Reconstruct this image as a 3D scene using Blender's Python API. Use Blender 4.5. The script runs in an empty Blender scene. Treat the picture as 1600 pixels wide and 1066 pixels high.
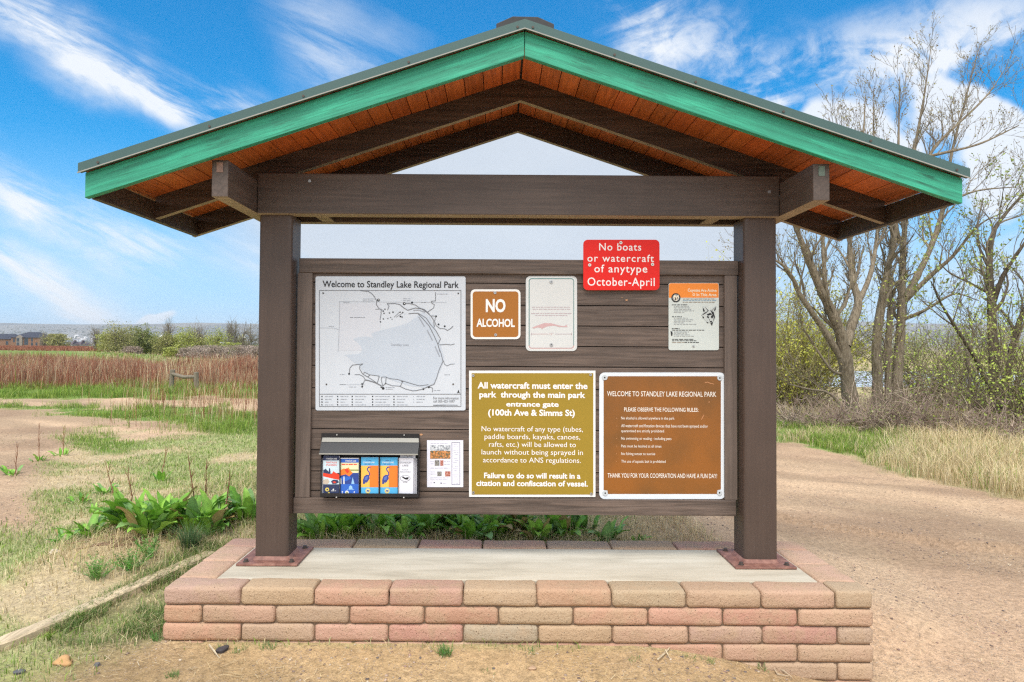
import bpy, bmesh, math, random
import numpy as np
from mathutils import Vector, Matrix

random.seed(7)
rng = np.random.default_rng(7)
SC = bpy.context.scene
COL = SC.collection
PI = math.pi
R_ = math.radians

# ------------------------------------------------------------------ camera
FPX = 1066.7
CAM = Vector((-0.11, -4.16, 1.597))
PITCH, ROLL = R_(1.3), R_(0.36)
SHX, SHY = 0.0125, -0.0089
cd = bpy.data.cameras.new('camera'); cam = bpy.data.objects.new('camera', cd); COL.objects.link(cam)
cd.lens = 24.0; cd.sensor_width = 36.0; cd.sensor_fit = 'HORIZONTAL'
cd.shift_x, cd.shift_y = SHX, SHY
cd.clip_start, cd.clip_end = 0.05, 30000
CROT = Matrix.Rotation(PI/2 + PITCH, 3, 'X') @ Matrix.Rotation(ROLL, 3, 'Z')
cam.matrix_world = Matrix.Translation(CAM) @ CROT.to_4x4()
SC.camera = cam

def P(px, py, Y):
    """photo pixel (1600x1066) -> the point of the plane y = Y seen there"""
    d = CROT @ Vector(((px-800)/FPX + SHX*1600/FPX, -(py-533)/FPX + SHY*1600/FPX, -1))
    k = (Y - CAM.y)/d.y
    return CAM + d*k

def PD(px, py, D):
    return P(px, py, CAM.y + D)

# ------------------------------------------------------------------ light
SUN_EL, SUN_AZ = R_(58), PI + R_(14)       # behind the camera, slightly to its left
SUN_STRENGTH, SUN_ANGLE = 2.3, R_(34)
SKY_STRENGTH, CLOUD_STRENGTH, VEIL_STRENGTH = 0.10, 0.74, 1.25
SC.view_settings.view_transform = 'Standard'
SC.view_settings.look = 'None'
SC.view_settings.exposure = 0.5
SC.view_settings.gamma = 1.0
SC.cycles.max_bounces = 6
SC.cycles.diffuse_bounces = 3
SC.cycles.volume_bounces = 0
SC.cycles.transparent_max_bounces = 8
SC.cycles.use_denoising = False
SC.cycles.use_adaptive_sampling = False
SC.cycles.filter_width = 1.3
SC.cycles.sample_clamp_indirect = 6.0

sl = bpy.data.lights.new('sun', 'SUN'); sun = bpy.data.objects.new('sun', sl); COL.objects.link(sun)
sl.energy = SUN_STRENGTH; sl.angle = SUN_ANGLE; sl.color = (1.0, 0.95, 0.88)
sdir = Vector((math.sin(SUN_AZ)*math.cos(SUN_EL), math.cos(SUN_AZ)*math.cos(SUN_EL), math.sin(SUN_EL)))
sun.rotation_euler = sdir.to_track_quat('Z', 'Y').to_euler()
sun.location = (0, -20, 30)

class NT:
    """tiny node-tree helper"""
    def __init__(s, tree):
        s.t = tree; s.t.nodes.clear()
    def n(s, typ, ins=None, **props):
        nd = s.t.nodes.new(typ)
        for k, v in props.items(): setattr(nd, k, v)
        for k, v in (ins or {}).items():
            sock = nd.inputs[k]
            if isinstance(v, bpy.types.NodeSocket): s.t.links.new(v, sock)
            elif isinstance(v, bpy.types.Node): s.t.links.new(v.outputs[0], sock)
            else: sock.default_value = v
        return nd
    def math(s, op, a, b=None, clamp=False):
        d = {0: a}
        if b is not None: d[1] = b
        return s.n('ShaderNodeMath', d, operation=op, use_clamp=clamp).outputs[0]
    def noise(s, vec, scale, detail=3, rough=0.55, dist=0.0):
        return s.n('ShaderNodeTexNoise', {'Vector': vec, 'Scale': scale, 'Detail': detail, 'Roughness': rough, 'Distortion': dist}).outputs['Fac']
    def mapping(s, vec, loc=(0,0,0), rot=(0,0,0), scale=(1,1,1), typ='POINT'):
        return s.n('ShaderNodeMapping', {'Vector': vec, 'Location': loc, 'Rotation': rot, 'Scale': scale}, vector_type=typ).outputs[0]
    def ramp(s, fac, stops, interp='LINEAR'):
        nd = s.n('ShaderNodeValToRGB', {'Fac': fac}); cr = nd.color_ramp; cr.interpolation = interp
        while len(cr.elements) < len(stops): cr.elements.new(0.5)
        for e, (p, c) in zip(cr.elements, stops):
            e.position = p; e.color = (c[0], c[1], c[2], 1) if not isinstance(c, (int, float)) else (c, c, c, 1)
        return nd.outputs[0]
    def mix(s, fac, a, b, blend='MIX'):
        nd = s.n('ShaderNodeMix', data_type='RGBA', blend_type=blend)
        for idx, v in ((0, fac), (6, a), (7, b)):
            if isinstance(v, bpy.types.NodeSocket): s.t.links.new(v, nd.inputs[idx])
            else: nd.inputs[idx].default_value = v if idx == 0 else (v[0], v[1], v[2], 1)
        return nd.outputs[2]
    def smooth(s, v, a, b, o0=0.0, o1=1.0):
        return s.n('ShaderNodeMapRange', {'Value': v, 'From Min': a, 'From Max': b, 'To Min': o0, 'To Max': o1}, interpolation_type='SMOOTHSTEP').outputs[0]

# ------------------------------------------------------------------ sky
def make_world():
    w = bpy.data.worlds.new('World'); SC.world = w; w.use_nodes = True
    N = NT(w.node_tree)
    sky = N.n('ShaderNodeTexSky', sky_type='NISHITA', sun_disc=False, sun_elevation=SUN_EL, sun_rotation=SUN_AZ,
              altitude=1700.0, air_density=1.0, dust_density=0.4, ozone_density=2.0)
    den = N.n('ShaderNodeVectorMath', {0: sky.outputs[0], 'Scale': 0.085}, operation='SCALE').outputs[0]
    den = N.n('ShaderNodeVectorMath', {0: den, 1: (1, 1, 1)}, operation='ADD').outputs[0]
    sk2 = N.n('ShaderNodeVectorMath', {0: sky.outputs[0], 1: den}, operation='DIVIDE').outputs[0]
    skyc = N.n('ShaderNodeHueSaturation', {'Hue': 0.497, 'Saturation': 1.75, 'Value': 1.98, 'Color': sk2}).outputs[0]
    tc = N.n('ShaderNodeTexCoord').outputs['Generated']
    sp = N.n('ShaderNodeSeparateXYZ', {0: tc})
    yy = N.math('MAXIMUM', sp.outputs[1], 0.12)
    u = N.math('DIVIDE', sp.outputs[0], yy)
    v = N.math('DIVIDE', sp.outputs[2], yy)
    uv = N.n('ShaderNodeCombineXYZ', {0: u, 1: v, 2: 0.0}).outputs[0]
    # a little warping so that cloud outlines are not ellipses
    lowc = N.smooth(sp.outputs[2], .30, .02, 0, .72)
    skyc = N.mix(lowc, skyc, (2.3, 4.7, 7.6))
    wn = N.n('ShaderNodeTexNoise', {'Vector': uv, 'Scale': 5.0, 'Detail': 4.0}).outputs['Color']
    wv = N.n('ShaderNodeVectorMath', {0: wn, 1: (0.5, 0.5, 0.5)}, operation='SUBTRACT').outputs[0]
    wv = N.n('ShaderNodeVectorMath', {0: wv, 'Scale': 0.16}, operation='SCALE').outputs[0]
    wuv = N.n('ShaderNodeVectorMath', {0: uv, 1: wv}, operation='ADD').outputs[0]
    def blob(px, py, ru, rv, ang, wgt, vec=None):
        c = ((px-780)/FPX, (543-py)/FPX, 0)
        m = N.mapping(vec or wuv, c, (0, 0, R_(ang)), (ru/FPX, rv/FPX, 1), 'TEXTURE')
        l = N.n('ShaderNodeVectorMath', {0: m}, operation='LENGTH').outputs['Value']
        return N.smooth(l, 1.0, 0.0, 0.0, wgt)
    def total(lst):
        s_ = lst[0]
        for x in lst[1:]: s_ = N.math('ADD', s_, x)
        return s_
    cir = total([blob(*b) for b in [
        (150, 85, 330, 95, -26, .80), (330, 180, 290, 80, -22, .95), (520, 60, 190, 140, -50, .50), (60, 310, 340, 80, -26, .95),
        (80, 450, 360, 75, -24, .95), (240, 370, 120, 34, -6, .55), (390, 400, 160, 70, -10, .5), (30, 20, 200, 60, -20, .6)]])
    cirR = total([blob(*b) for b in [
        (1090, 40, 230, 110, -25, .75), (1230, 115, 240, 80, 25, .75), (1010, 60, 130, 90, -60, .55), (1520, 60, 280, 130, 20, .75),
        (1400, 120, 180, 60, 10, .7), (1330, 440, 220, 120, 10, .45), (1570, 420, 160, 90, 0, .5)]])
    rot = lambda a: N.mapping(uv, (0, 0, 0), (0, 0, R_(a)))
    st1 = N.noise(N.mapping(rot(27), (0, 0, 0), (0, 0, 0), (2.0, 12.0, 1)), 1.0, 8, .62, .6)
    st2 = N.noise(N.mapping(rot(-24), (3, 1, 0), (0, 0, 0), (4.5, 9.0, 1)), 1.0, 8, .62, .8)
    st1b = N.noise(N.mapping(rot(24), (5, 2, 0), (0, 0, 0), (6, 28, 1)), 1.0, 8, .7, 1.2)
    a1 = N.math('MULTIPLY', N.math('MULTIPLY', cir, 1.25), N.smooth(N.math('ADD', N.math('MULTIPLY', st1, .7), N.math('MULTIPLY', st1b, .3)), .38, .64), True)
    a2 = N.math('MULTIPLY', N.math('MULTIPLY', cirR, 1.2), N.smooth(N.math('ADD', N.math('MULTIPLY', st2, .7), N.math('MULTIPLY', N.noise(uv, 22.0, 8, .65, .6), .3)), .40, .62), True)
    cum = total([blob(*b) for b in [
        (1315, 195, 95, 75, 0, 1.2), (1480, 165, 150, 75, 0, 1.1), (1575, 225, 130, 120, 0, 1.2), (1570, 330, 130, 90, 0, .7), (1390, 230, 110, 55, 0, 1.0)]])
    puff = N.noise(uv, 9.0, 8, .55)
    a3 = N.smooth(N.math('ADD', cum, N.math('MULTIPLY', N.math('SUBTRACT', puff, .5), 1.1)), .30, .72, 0, .96)
    a5 = N.smooth(N.math('ADD', blob(262, 492, 75, 24, 3, 1.1), N.math('MULTIPLY', N.math('SUBTRACT', puff, .5), .9)), .3, .8, 0, .85)
    grey = blob(812, 320, 620, 235, 0, 3.0, uv)
    a4 = N.math('MINIMUM', grey, .96)
    def over(a, b):   # 1-(1-a)(1-b)
        return N.math('SUBTRACT', 1.0, N.math('MULTIPLY', N.math('SUBTRACT', 1.0, a), N.math('SUBTRACT', 1.0, b)), True)
    al = over(over(a1, a2), over(a3, a5))
    al = N.math('MULTIPLY', al, 0.93)
    # bright veil added over the unseen sky behind the camera and overhead, for soft light
    back = N.math('MAXIMUM', N.smooth(sp.outputs[1], 0.15, -0.35, 0.0, 0.9), N.smooth(sp.outputs[2], 0.62, 0.85, 0.0, 0.9))
    white = N.mix(N.noise(uv, 3.0, 4), (0.86, 0.92, 1.0), (1.0, 1.0, 1.0))
    greyc = N.mix(N.noise(N.mapping(uv, scale=(2, 6, 1)), 1.5, 4), (0.60, 0.68, 0.79), (0.82, 0.87, 0.93))
    bg1 = N.n('ShaderNodeBackground', {'Color': skyc, 'Strength': SKY_STRENGTH})
    bgb = N.n('ShaderNodeBackground', {'Color': (.9, .95, 1, 1), 'Strength': VEIL_STRENGTH})
    bg2 = N.n('ShaderNodeBackground', {'Color': white, 'Strength': CLOUD_STRENGTH})
    bg3 = N.n('ShaderNodeBackground', {'Color': greyc, 'Strength': CLOUD_STRENGTH*.95})
    m0 = N.n('ShaderNodeMixShader', {0: back, 1: bg1.outputs[0], 2: bgb.outputs[0]})
    m1 = N.n('ShaderNodeMixShader', {0: a4, 1: m0.outputs[0], 2: bg3.outputs[0]})
    m2 = N.n('ShaderNodeMixShader', {0: al, 1: m1.outputs[0], 2: bg2.outputs[0]})
    N.n('ShaderNodeOutputWorld', {'Surface': m2.outputs[0]})
make_world()

# ------------------------------------------------------------------ materials
def new_mat(name):
    m = bpy.data.materials.new(name); m.use_nodes = True
    return m, NT(m.node_tree)

def finish(N, color, rough=0.7, bump=None, bump_strength=0.3, bump_dist=0.01, metallic=0.0, spec=0.4, transl=0.0):
    ins = {'Base Color': color, 'Roughness': rough, 'Metallic': metallic, 'Specular IOR Level': spec}
    if not isinstance(color, bpy.types.NodeSocket): ins['Base Color'] = (*color, 1)
    if bump is not None:
        ins['Normal'] = N.n('ShaderNodeBump', {'Height': bump, 'Strength': bump_strength, 'Distance': bump_dist}).outputs[0]
    b = N.n('ShaderNodeBsdfPrincipled', ins)
    out = b.outputs[0]
    if transl > 0:
        t = N.n('ShaderNodeBsdfTranslucent', {'Color': ins['Base Color']})
        out = N.n('ShaderNodeMixShader', {0: transl, 1: out, 2: t.outputs[0]}).outputs[0]
    N.n('ShaderNodeOutputMaterial', {'Surface': out})

def plain(name, c, rough=0.6, metallic=0.0, var=0.12, scale=14, spec=0.4):
    m, N = new_mat(name)
    tc = N.n('ShaderNodeTexCoord').outputs['Object']
    f = N.noise(tc, scale, 4)
    col = N.mix(f, [x*(1-var) for x in c], [min(1, x*(1+var)) for x in c])
    finish(N, col, rough, metallic=metallic, spec=spec)
    return m

def wood_paint(name, c, wear=None, wear_amt=0.0, axis='X', rough=0.6, bump=0.35, var=0.16, rnd=False, tilt=0.0):
    m, N = new_mat(name)
    tc = N.n('ShaderNodeTexCoord').outputs['Object']
    if tilt: tc = N.mapping(tc, rot=(0, tilt, 0))
    s = {'X': (1.2, 30, 30), 'Y': (30, 1.2, 30), 'Z': (30, 30, 1.2)}[axis]
    g = N.noise(N.mapping(tc, scale=s), 1.6, 6, .65, .6)
    big = N.noise(tc, 2.3, 4)
    var = var*1.6
    col = N.mix(N.smooth(g, .3, .7), [x*(1-var) for x in c], [x*(1+var) for x in c])
    col = N.mix(N.smooth(big, .35, .7, 0, .6), col, [c[0]*.74, c[1]*.74, c[2]*.74])
    dust = N.noise(N.mapping(tc, scale={'X': (2, 14, 14), 'Y': (14, 2, 14), 'Z': (14, 14, 2)}[axis]), 2.0, 7, .75, .8)
    col = N.mix(N.smooth(dust, .56, .74, 0, .30), col, [x*1.5 + .02 for x in c])
    if wear:
        w = N.noise(N.mapping(tc, scale={'X': (5, 60, 60), 'Y': (60, 5, 60), 'Z': (60, 60, 5)}[axis]), 1.0, 5, .7, .4)
        wb = N.noise(tc, 3.0, 3)
        wf = N.math('MULTIPLY', N.smooth(w, .66 - .1*wear_amt, .74, 0, 1), N.smooth(wb, .40, .62))
        col = N.mix(wf, col, wear)
    if rnd:
        at = N.n('ShaderNodeAttribute', attribute_name='col').outputs['Color']
        col = N.mix(1.0, col, at, 'MULTIPLY')
    finish(N, col, rough, g, bump, 0.004)
    return m

M = {}
M['brown'] = wood_paint('brown_paint', (.088, .062, .049), wear=(.045, .030, .022), wear_amt=1.0, axis='X', rough=.5)
M['brown_y'] = wood_paint('brown_paint_lengthwise', (.095, .068, .054), axis='Y', rough=.5)
M['post'] = wood_paint('brown_post_paint', (.078, .051, .039), axis='Z', rough=.45, bump=.08, var=.06)
M['plank'] = wood_paint('brown_plank_paint', (.112, .080, .063), wear=(.055, .036, .027), wear_amt=1.3, axis='X', rough=.55, bump=.8, var=.3)
M['rafter'] = wood_paint('dark_rafter_paint', (.060, .038, .027), wear=(.11, .05, .025), wear_amt=.6, var=.35, axis='X', rough=.6)
for _s in (-1, 1): M['green%d' % _s] = wood_paint('green_paint', (.036, .335, .205), wear=(.022, .105, .065), wear_amt=1.9, axis='X', rough=.55, bump=1.0, var=.24, tilt=_s*-math.atan(.333))
M['deck'] = wood_paint('orange_stained_boards', (.60, .148, .036), wear=(.14, .038, .015), wear_amt=1.5, axis='Y', rough=.6, bump=.3, rnd=True)
M['trim'] = plain('grey_green_metal', (.050, .100, .092), .45, .0, .06, 6)
M['trimlip'] = plain('trim_lip', (.30, .29, .26), .4, .0)
M['ridge'] = plain('dark_ridge_cap', (.05, .048, .048), .8, 0, .25, 30)
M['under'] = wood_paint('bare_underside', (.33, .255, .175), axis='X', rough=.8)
M['dark'] = plain('dark_gap', (.02, .017, .015), .9)
M['steel'] = plain('zinc_screw', (.42, .42, .42), .35, .7)
M['bolt'] = plain('dull_bolt', (.085, .066, .056), .6, .3)
def mk_plate():
    m, N = new_mat('rusty_plate')
    tc = N.n('ShaderNodeTexCoord').outputs['Object']
    f = N.noise(tc, 18, 6, .65)
    col = N.ramp(f, [(.3, (.13, .06, .045)), (.5, (.22, .10, .075)), (.62, (.30, .15, .11)), (.75, (.36, .22, .17))])
    finish(N, col, .6, f, .3, .003)
    return m
M['plate'] = mk_plate()
def mk_concrete():
    m, N = new_mat('pale_concrete')
    tc = N.n('ShaderNodeTexCoord').outputs['Object']
    f = N.noise(N.mapping(tc, scale=(1, 5, 1)), 2.2, 6, .6)
    g = N.noise(tc, 90, 4)
    col = N.ramp(f, [(.3, (.38, .33, .25)), (.5, (.50, .44, .34)), (.7, (.56, .50, .40))])
    col = N.mix(N.smooth(g, .62, .70, 0, .6), col, (.32, .29, .24))
    v = N.n('ShaderNodeTexVoronoi', {'Vector': tc, 'Scale': 7.0}).outputs['Distance']
    col = N.mix(N.smooth(v, .035, .02, 0, .8), col, (.14, .12, .10))
    finish(N, col, .85, g, .25, .004)
    return m
M['concrete'] = mk_concrete()
def mk_block():
    m, N = new_mat('tumbled_block')
    tc = N.n('ShaderNodeTexCoord').outputs['Object']
    at = N.n('ShaderNodeAttribute', attribute_name='col').outputs['Color']
    f = N.noise(tc, 9, 5, .6); g = N.noise(tc, 120, 4, .7); k = N.noise(tc, 34, 5, .65)
    col = N.mix(N.smooth(f, .42, .68, 0, .6), at, (.45, .315, .20))
    col = N.mix(N.smooth(k, .55, .75, 0, .5), col, (.52, .40, .28))
    col = N.mix(N.smooth(g, .44, .32, 0, .75), col, (.17, .105, .065))
    pit = N.n('ShaderNodeTexVoronoi', {'Vector': tc, 'Scale': 55.0}).outputs['Distance']
    col = N.mix(N.math('MULTIPLY', N.smooth(pit, .20, .10), N.smooth(k, .48, .56)), col, (.12, .075, .05))
    h = N.math('ADD', N.math('MULTIPLY', k, .8), N.math('MULTIPLY', g, .5))
    finish(N, col, .92, h, .9, .011, spec=.2)
    return m
M['block'] = mk_block()
def attr_mat(name, rough=.75, transl=0.0, var=0.0, spec=.25):
    m, N = new_mat(name)
    at = N.n('ShaderNodeAttribute', attribute_name='col').outputs['Color']
    if var:
        tc = N.n('ShaderNodeTexCoord').outputs['Object']
        f = N.noise(tc, 40, 4)
        at = N.mix(N.smooth(f, .3, .7, 0, 1), N.mix(1, at, (1-var,)*3, 'MULTIPLY'), N.mix(1, at, (1+var,)*3, 'MULTIPLY'))
    finish(N, at, rough, transl=transl, spec=spec)
    return m
M['blade'] = attr_mat('grass_blades', .7, .3)
M['leaf'] = attr_mat('leaves', .5, .22, .15, spec=.4)
M['twig'] = attr_mat('twigs', .85, 0, .2)
M['stone'] = attr_mat('pebble_stone', .9, 0, .25)
def mk_bark(name, c1, c2, c3):
    m, N = new_mat(name)
    tc = N.n('ShaderNodeTexCoord').outputs['Object']
    f = N.noise(N.mapping(tc, scale=(9, 9, 1.6)), 3.0, 6, .65, .5)
    col = N.ramp(f, [(.3, c1), (.5, c2), (.7, c3)])
    finish(N, col, .9, f, .8, .02, spec=.15)
    return m
M['bark'] = mk_bark('cottonwood_bark', (.09, .07, .048), (.22, .178, .125), (.34, .285, .21))
M['bark_dark'] = mk_bark('dark_bark', (.045, .035, .026), (.11, .088, .062), (.19, .155, .11))
M['weathered'] = wood_paint('weathered_timber', (.55, .43, .28), wear=(.12, .085, .055), wear_amt=.5, axis='Y', rough=.9, bump=.9, var=.25)
M['oldwood'] = wood_paint('old_grey_wood', (.20, .165, .12), wear=(.07, .05, .035), wear_amt=.4, axis='Z', rough=.9, bump=.8, var=.25)

# ------------------------------------------------------------------ mesh helpers
class MB:
    def __init__(s): s.v = []; s.f = []; s.mi = []; s.c = []
    def add(s, verts, faces, mi=0, col=None):
        o = len(s.v); s.v += [tuple(p) for p in verts]
        s.f += [tuple(i+o for i in f) for f in faces]; s.mi += [mi]*len(faces)
        s.c += [(col or (1, 1, 1))]*len(verts)
    def box(s, x0, x1, y0, y1, z0, z1, mi=0, col=None):
        s.add([(x0,y0,z0),(x1,y0,z0),(x1,y1,z0),(x0,y1,z0),(x0,y0,z1),(x1,y0,z1),(x1,y1,z1),(x0,y1,z1)],
              [(0,3,2,1),(4,5,6,7),(0,1,5,4),(1,2,6,5),(2,3,7,6),(3,0,4,7)], mi, col)
    def prism(s, poly, y0, y1, mi=0, col=None):
        """polygon of (x, z), counter-clockwise seen from -Y, pushed from y0 to y1"""
        n = len(poly)
        s.add([(x, y0, z) for x, z in poly] + [(x, y1, z) for x, z in poly],
              [tuple(range(n)), tuple(range(2*n-1, n-1, -1))] + [((i+1) % n, i, n+i, n+(i+1) % n) for i in range(n)], mi, col)
    def flat(s, poly, y, mi=0, col=None):
        s.add([(x, y, z) for x, z in poly], [tuple(range(len(poly)))], mi, col)
    def tube(s, pts, rad, sides=6, mi=0, col=None, cap=True):
        pts = [Vector(p) for p in pts]; n = len(pts); vs = []
        prev = None
        for i, p in enumerate(pts):
            t = (pts[min(i+1, n-1)] - pts[max(i-1, 0)])
            if t.length < 1e-9: t = Vector((0, 0, 1))
            t.normalize()
            a = prev if prev is not None else (Vector((1, 0, 0)) if abs(t.x) < .8 else Vector((0, 1, 0)))
            a = a - t*a.dot(t)
            if a.length < 1e-6: a = t.orthogonal()
            a.normalize(); prev = a; b = t.cross(a)
            r = rad[i] if isinstance(rad, (list, tuple)) else rad
            for k in range(sides):
                an = 2*PI*k/sides
                vs.append(p + a*(r*math.cos(an)) + b*(r*math.sin(an)))
        fs = []
        for i in range(n-1):
            for k in range(sides):
                fs.append((i*sides+k, i*sides+(k+1) % sides, (i+1)*sides+(k+1) % sides, (i+1)*sides+k))
        if cap:
            fs.append(tuple(range(sides-1, -1, -1))); fs.append(tuple((n-1)*sides+k for k in range(sides)))
        s.add(vs, fs, mi, col)
    def disc(s, c, r, y0, y1, n=12, mi=0, col=None):
        s.prism([(c[0]+r*math.cos(2*PI*k/n), c[1]+r*math.sin(2*PI*k/n)) for k in range(n)], y0, y1, mi, col)
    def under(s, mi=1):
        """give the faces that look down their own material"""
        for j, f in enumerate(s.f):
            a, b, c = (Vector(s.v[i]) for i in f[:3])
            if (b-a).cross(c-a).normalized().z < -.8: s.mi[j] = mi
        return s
    def build(s, name, mats, parent=None, bevel=0.0, seg=2, smooth=False, attr=False):
        me = bpy.data.meshes.new(name); me.from_pydata(s.v, [], s.f)
        mats = mats if isinstance(mats, (list, tuple)) else [mats]
        for m in mats: me.materials.append(m)
        if len(mats) > 1: me.polygons.foreach_set('material_index', s.mi)
        if attr:
            a = me.color_attributes.new('col', 'FLOAT_COLOR', 'POINT')
            arr = np.ones((len(s.v), 4), dtype=np.float32); arr[:, :3] = np.array(s.c, dtype=np.float32)
            a.data.foreach_set('color', arr.ravel())
        if smooth: me.polygons.foreach_set('use_smooth', [True]*len(me.polygons))
        me.update()
        o = bpy.data.objects.new(name, me); COL.objects.link(o)
        if parent is not None: adopt(o, parent)
        if bevel:
            b = o.modifiers.new('bevel', 'BEVEL'); b.width = bevel; b.segments = seg; b.limit_method = 'ANGLE'; b.angle_limit = R_(40)
        return o

WL = {}
def adopt(o, parent):
    o.parent = parent
    o.matrix_parent_inverse = Matrix.Translation(-Vector(WL.get(parent.name, (0, 0, 0))))

def fast_mesh(name, verts, quads=None, tris=None, mat=None, cols=None, smooth=False, parent=None):
    verts = np.ascontiguousarray(verts, dtype=np.float32)
    me = bpy.data.meshes.new(name)
    parts, starts, tot = [], [], 0
    for fa, k in ((quads, 4), (tris, 3)):
        if fa is not None and len(fa):
            fa = np.asarray(fa, dtype=np.int32)
            parts.append(fa.ravel()); starts.append(tot + np.arange(len(fa))*k); tot += fa.size
    li = np.concatenate(parts).astype(np.int32); ls = np.concatenate(starts).astype(np.int32)
    me.vertices.add(len(verts)); me.vertices.foreach_set('co', verts.ravel())
    me.loops.add(len(li)); me.loops.foreach_set('vertex_index', li)
    me.polygons.add(len(ls)); me.polygons.foreach_set('loop_start', ls)
    if smooth: me.polygons.foreach_set('use_smooth', np.ones(len(ls), dtype=bool))
    if cols is not None:
        a = me.color_attributes.new('col', 'FLOAT_COLOR', 'POINT')
        c4 = np.ones((len(verts), 4), dtype=np.float32); c4[:, :3] = cols
        a.data.foreach_set('color', c4.ravel())
    if mat: me.materials.append(mat)
    me.update(calc_edges=True); me.validate()
    o = bpy.data.objects.new(name, me); COL.objects.link(o)
    if parent is not None: adopt(o, parent)
    return o

def thing(name, label, cat, loc=(0, 0, 0), group=None):
    o = bpy.data.objects.new(name, None); COL.objects.link(o); o.location = loc; o.empty_display_size = .1
    o['label'] = label; o['category'] = cat; WL[o.name] = tuple(float(x) for x in loc)
    if group: o['group'] = group
    return o
def tag(o, label=None, cat=None, group=None, kind=None):
    if label: o['label'] = label
    if cat: o['category'] = cat
    if group: o['group'] = group
    if kind: o['kind'] = kind
    return o

# value noise for masks and heights
_perm = rng.random((256, 256))
def vnoise(x, y):
    xi = np.floor(x).astype(int); yi = np.floor(y).astype(int); fx = x-xi; fy = y-yi
    fx = fx*fx*(3-2*fx); fy = fy*fy*(3-2*fy)
    g = lambda a, b: _perm[a & 255, b & 255]
    return (g(xi, yi)*(1-fx)+g(xi+1, yi)*fx)*(1-fy) + (g(xi, yi+1)*(1-fx)+g(xi+1, yi+1)*fx)*fy
def fbm(x, y, o=4):
    s = 0; a = .5; t = 0
    for k in range(o):
        s = s + a*vnoise(x*2**k + 17.3*k, y*2**k + 9.1*k); t += a; a *= .5
    return s/t
def sst(x, a, b):
    t = np.clip((x-a)/(b-a), 0, 1); return t*t*(3-2*t)
def smooth_path(pts, n):
    """Catmull-Rom through the points"""
    p = np.array(pts, dtype=float); p = np.vstack([2*p[0]-p[1], p, 2*p[-1]-p[-2]]); out = []
    segs = len(p) - 3
    for j in range(n):
        u = j/(n-1)*segs; i = min(int(u), segs-1); f = u - i
        a, b, c, d = p[i], p[i+1], p[i+2], p[i+3]
        out.append(.5*((2*b) + (c-a)*f + (2*a-5*b+4*c-d)*f*f + (-a+3*b-3*c+d)*f**3))
    return np.array(out)

# ================================================================== the block base
ZS = 0.31                       # top of the base
BX, BY0, BY1 = 1.89, -0.50, 0.45
def block_mesh(mb, x0, x1, y0, y1, z0, z1, col, bev=.021):
    bm = bmesh.new(); bmesh.ops.create_cube(bm, size=1)
    for v in bm.verts:
        v.co = Vector(((x0+x1)/2 + v.co.x*(x1-x0), (y0+y1)/2 + v.co.y*(y1-y0), (z0+z1)/2 + v.co.z*(z1-z0)))
    bmesh.ops.subdivide_edges(bm, edges=[e for e in bm.edges if e.calc_length() > .25], cuts=3)
    bmesh.ops.bevel(bm, geom=[e for e in bm.edges if len(e.link_faces) == 2 and e.calc_face_angle(0) > .5], offset=bev, segments=3, affect='EDGES', profile=.55)
    for v in bm.verts:
        v.co += Vector((random.uniform(-1, 1), random.uniform(-1, 1), random.uniform(-1, 1)))*.0026
    bm.verts.ensure_lookup_table(); bm.verts.index_update()
    mb.add([v.co[:] for v in bm.verts], [tuple(v.index for v in f.verts) for f in bm.faces], 0, col)
    bm.free()
BCOL = [(.44,.305,.20), (.45,.265,.18), (.43,.215,.145), (.38,.275,.19), (.44,.29,.19), (.44,.225,.15), (.36,.27,.20), (.45,.31,.205)]
def dusty(c): return tuple(.68*a + .32*b for a, b in zip(c, (.54, .38, .275)))
def bcol():
    c = dusty(random.choice(BCOL)); k = random.uniform(.9, 1.08); return tuple(x*k for x in c)
base = thing('block_base', 'low base of tan and pink tumbled blocks with a concrete top, under the kiosk', 'base', (0, 0, 0))
HC = .0945
def xs_from(px, Y=BY0):
    return [max(-BX, min(BX, P(p, 960, Y).x)) for p in px]
rows = [[260,375,490,607,723,839,956,1073,1190,1306,1361], [260,315,430,546,663,779,896,1013,1130,1247,1361], [260,377,491,607,724,841,957,1076,1192,1309,1361],
        [260,320,436,552,668,784,900,1016,1130,1247,1361], [260,377,491,607,724,841,957,1076,1192,1309,1361], [260,320,436,552,668,784,900,1016,1130,1247,1361]]
front_cols = {1: [2,1,3,5,2,0,1,1,5,0], 2: [1,0,1,5,6,4,1,4,2,4], 0: [0,0,1,1,0,1,4,1,0,0]}
cap, wall = MB(), MB()
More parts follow.
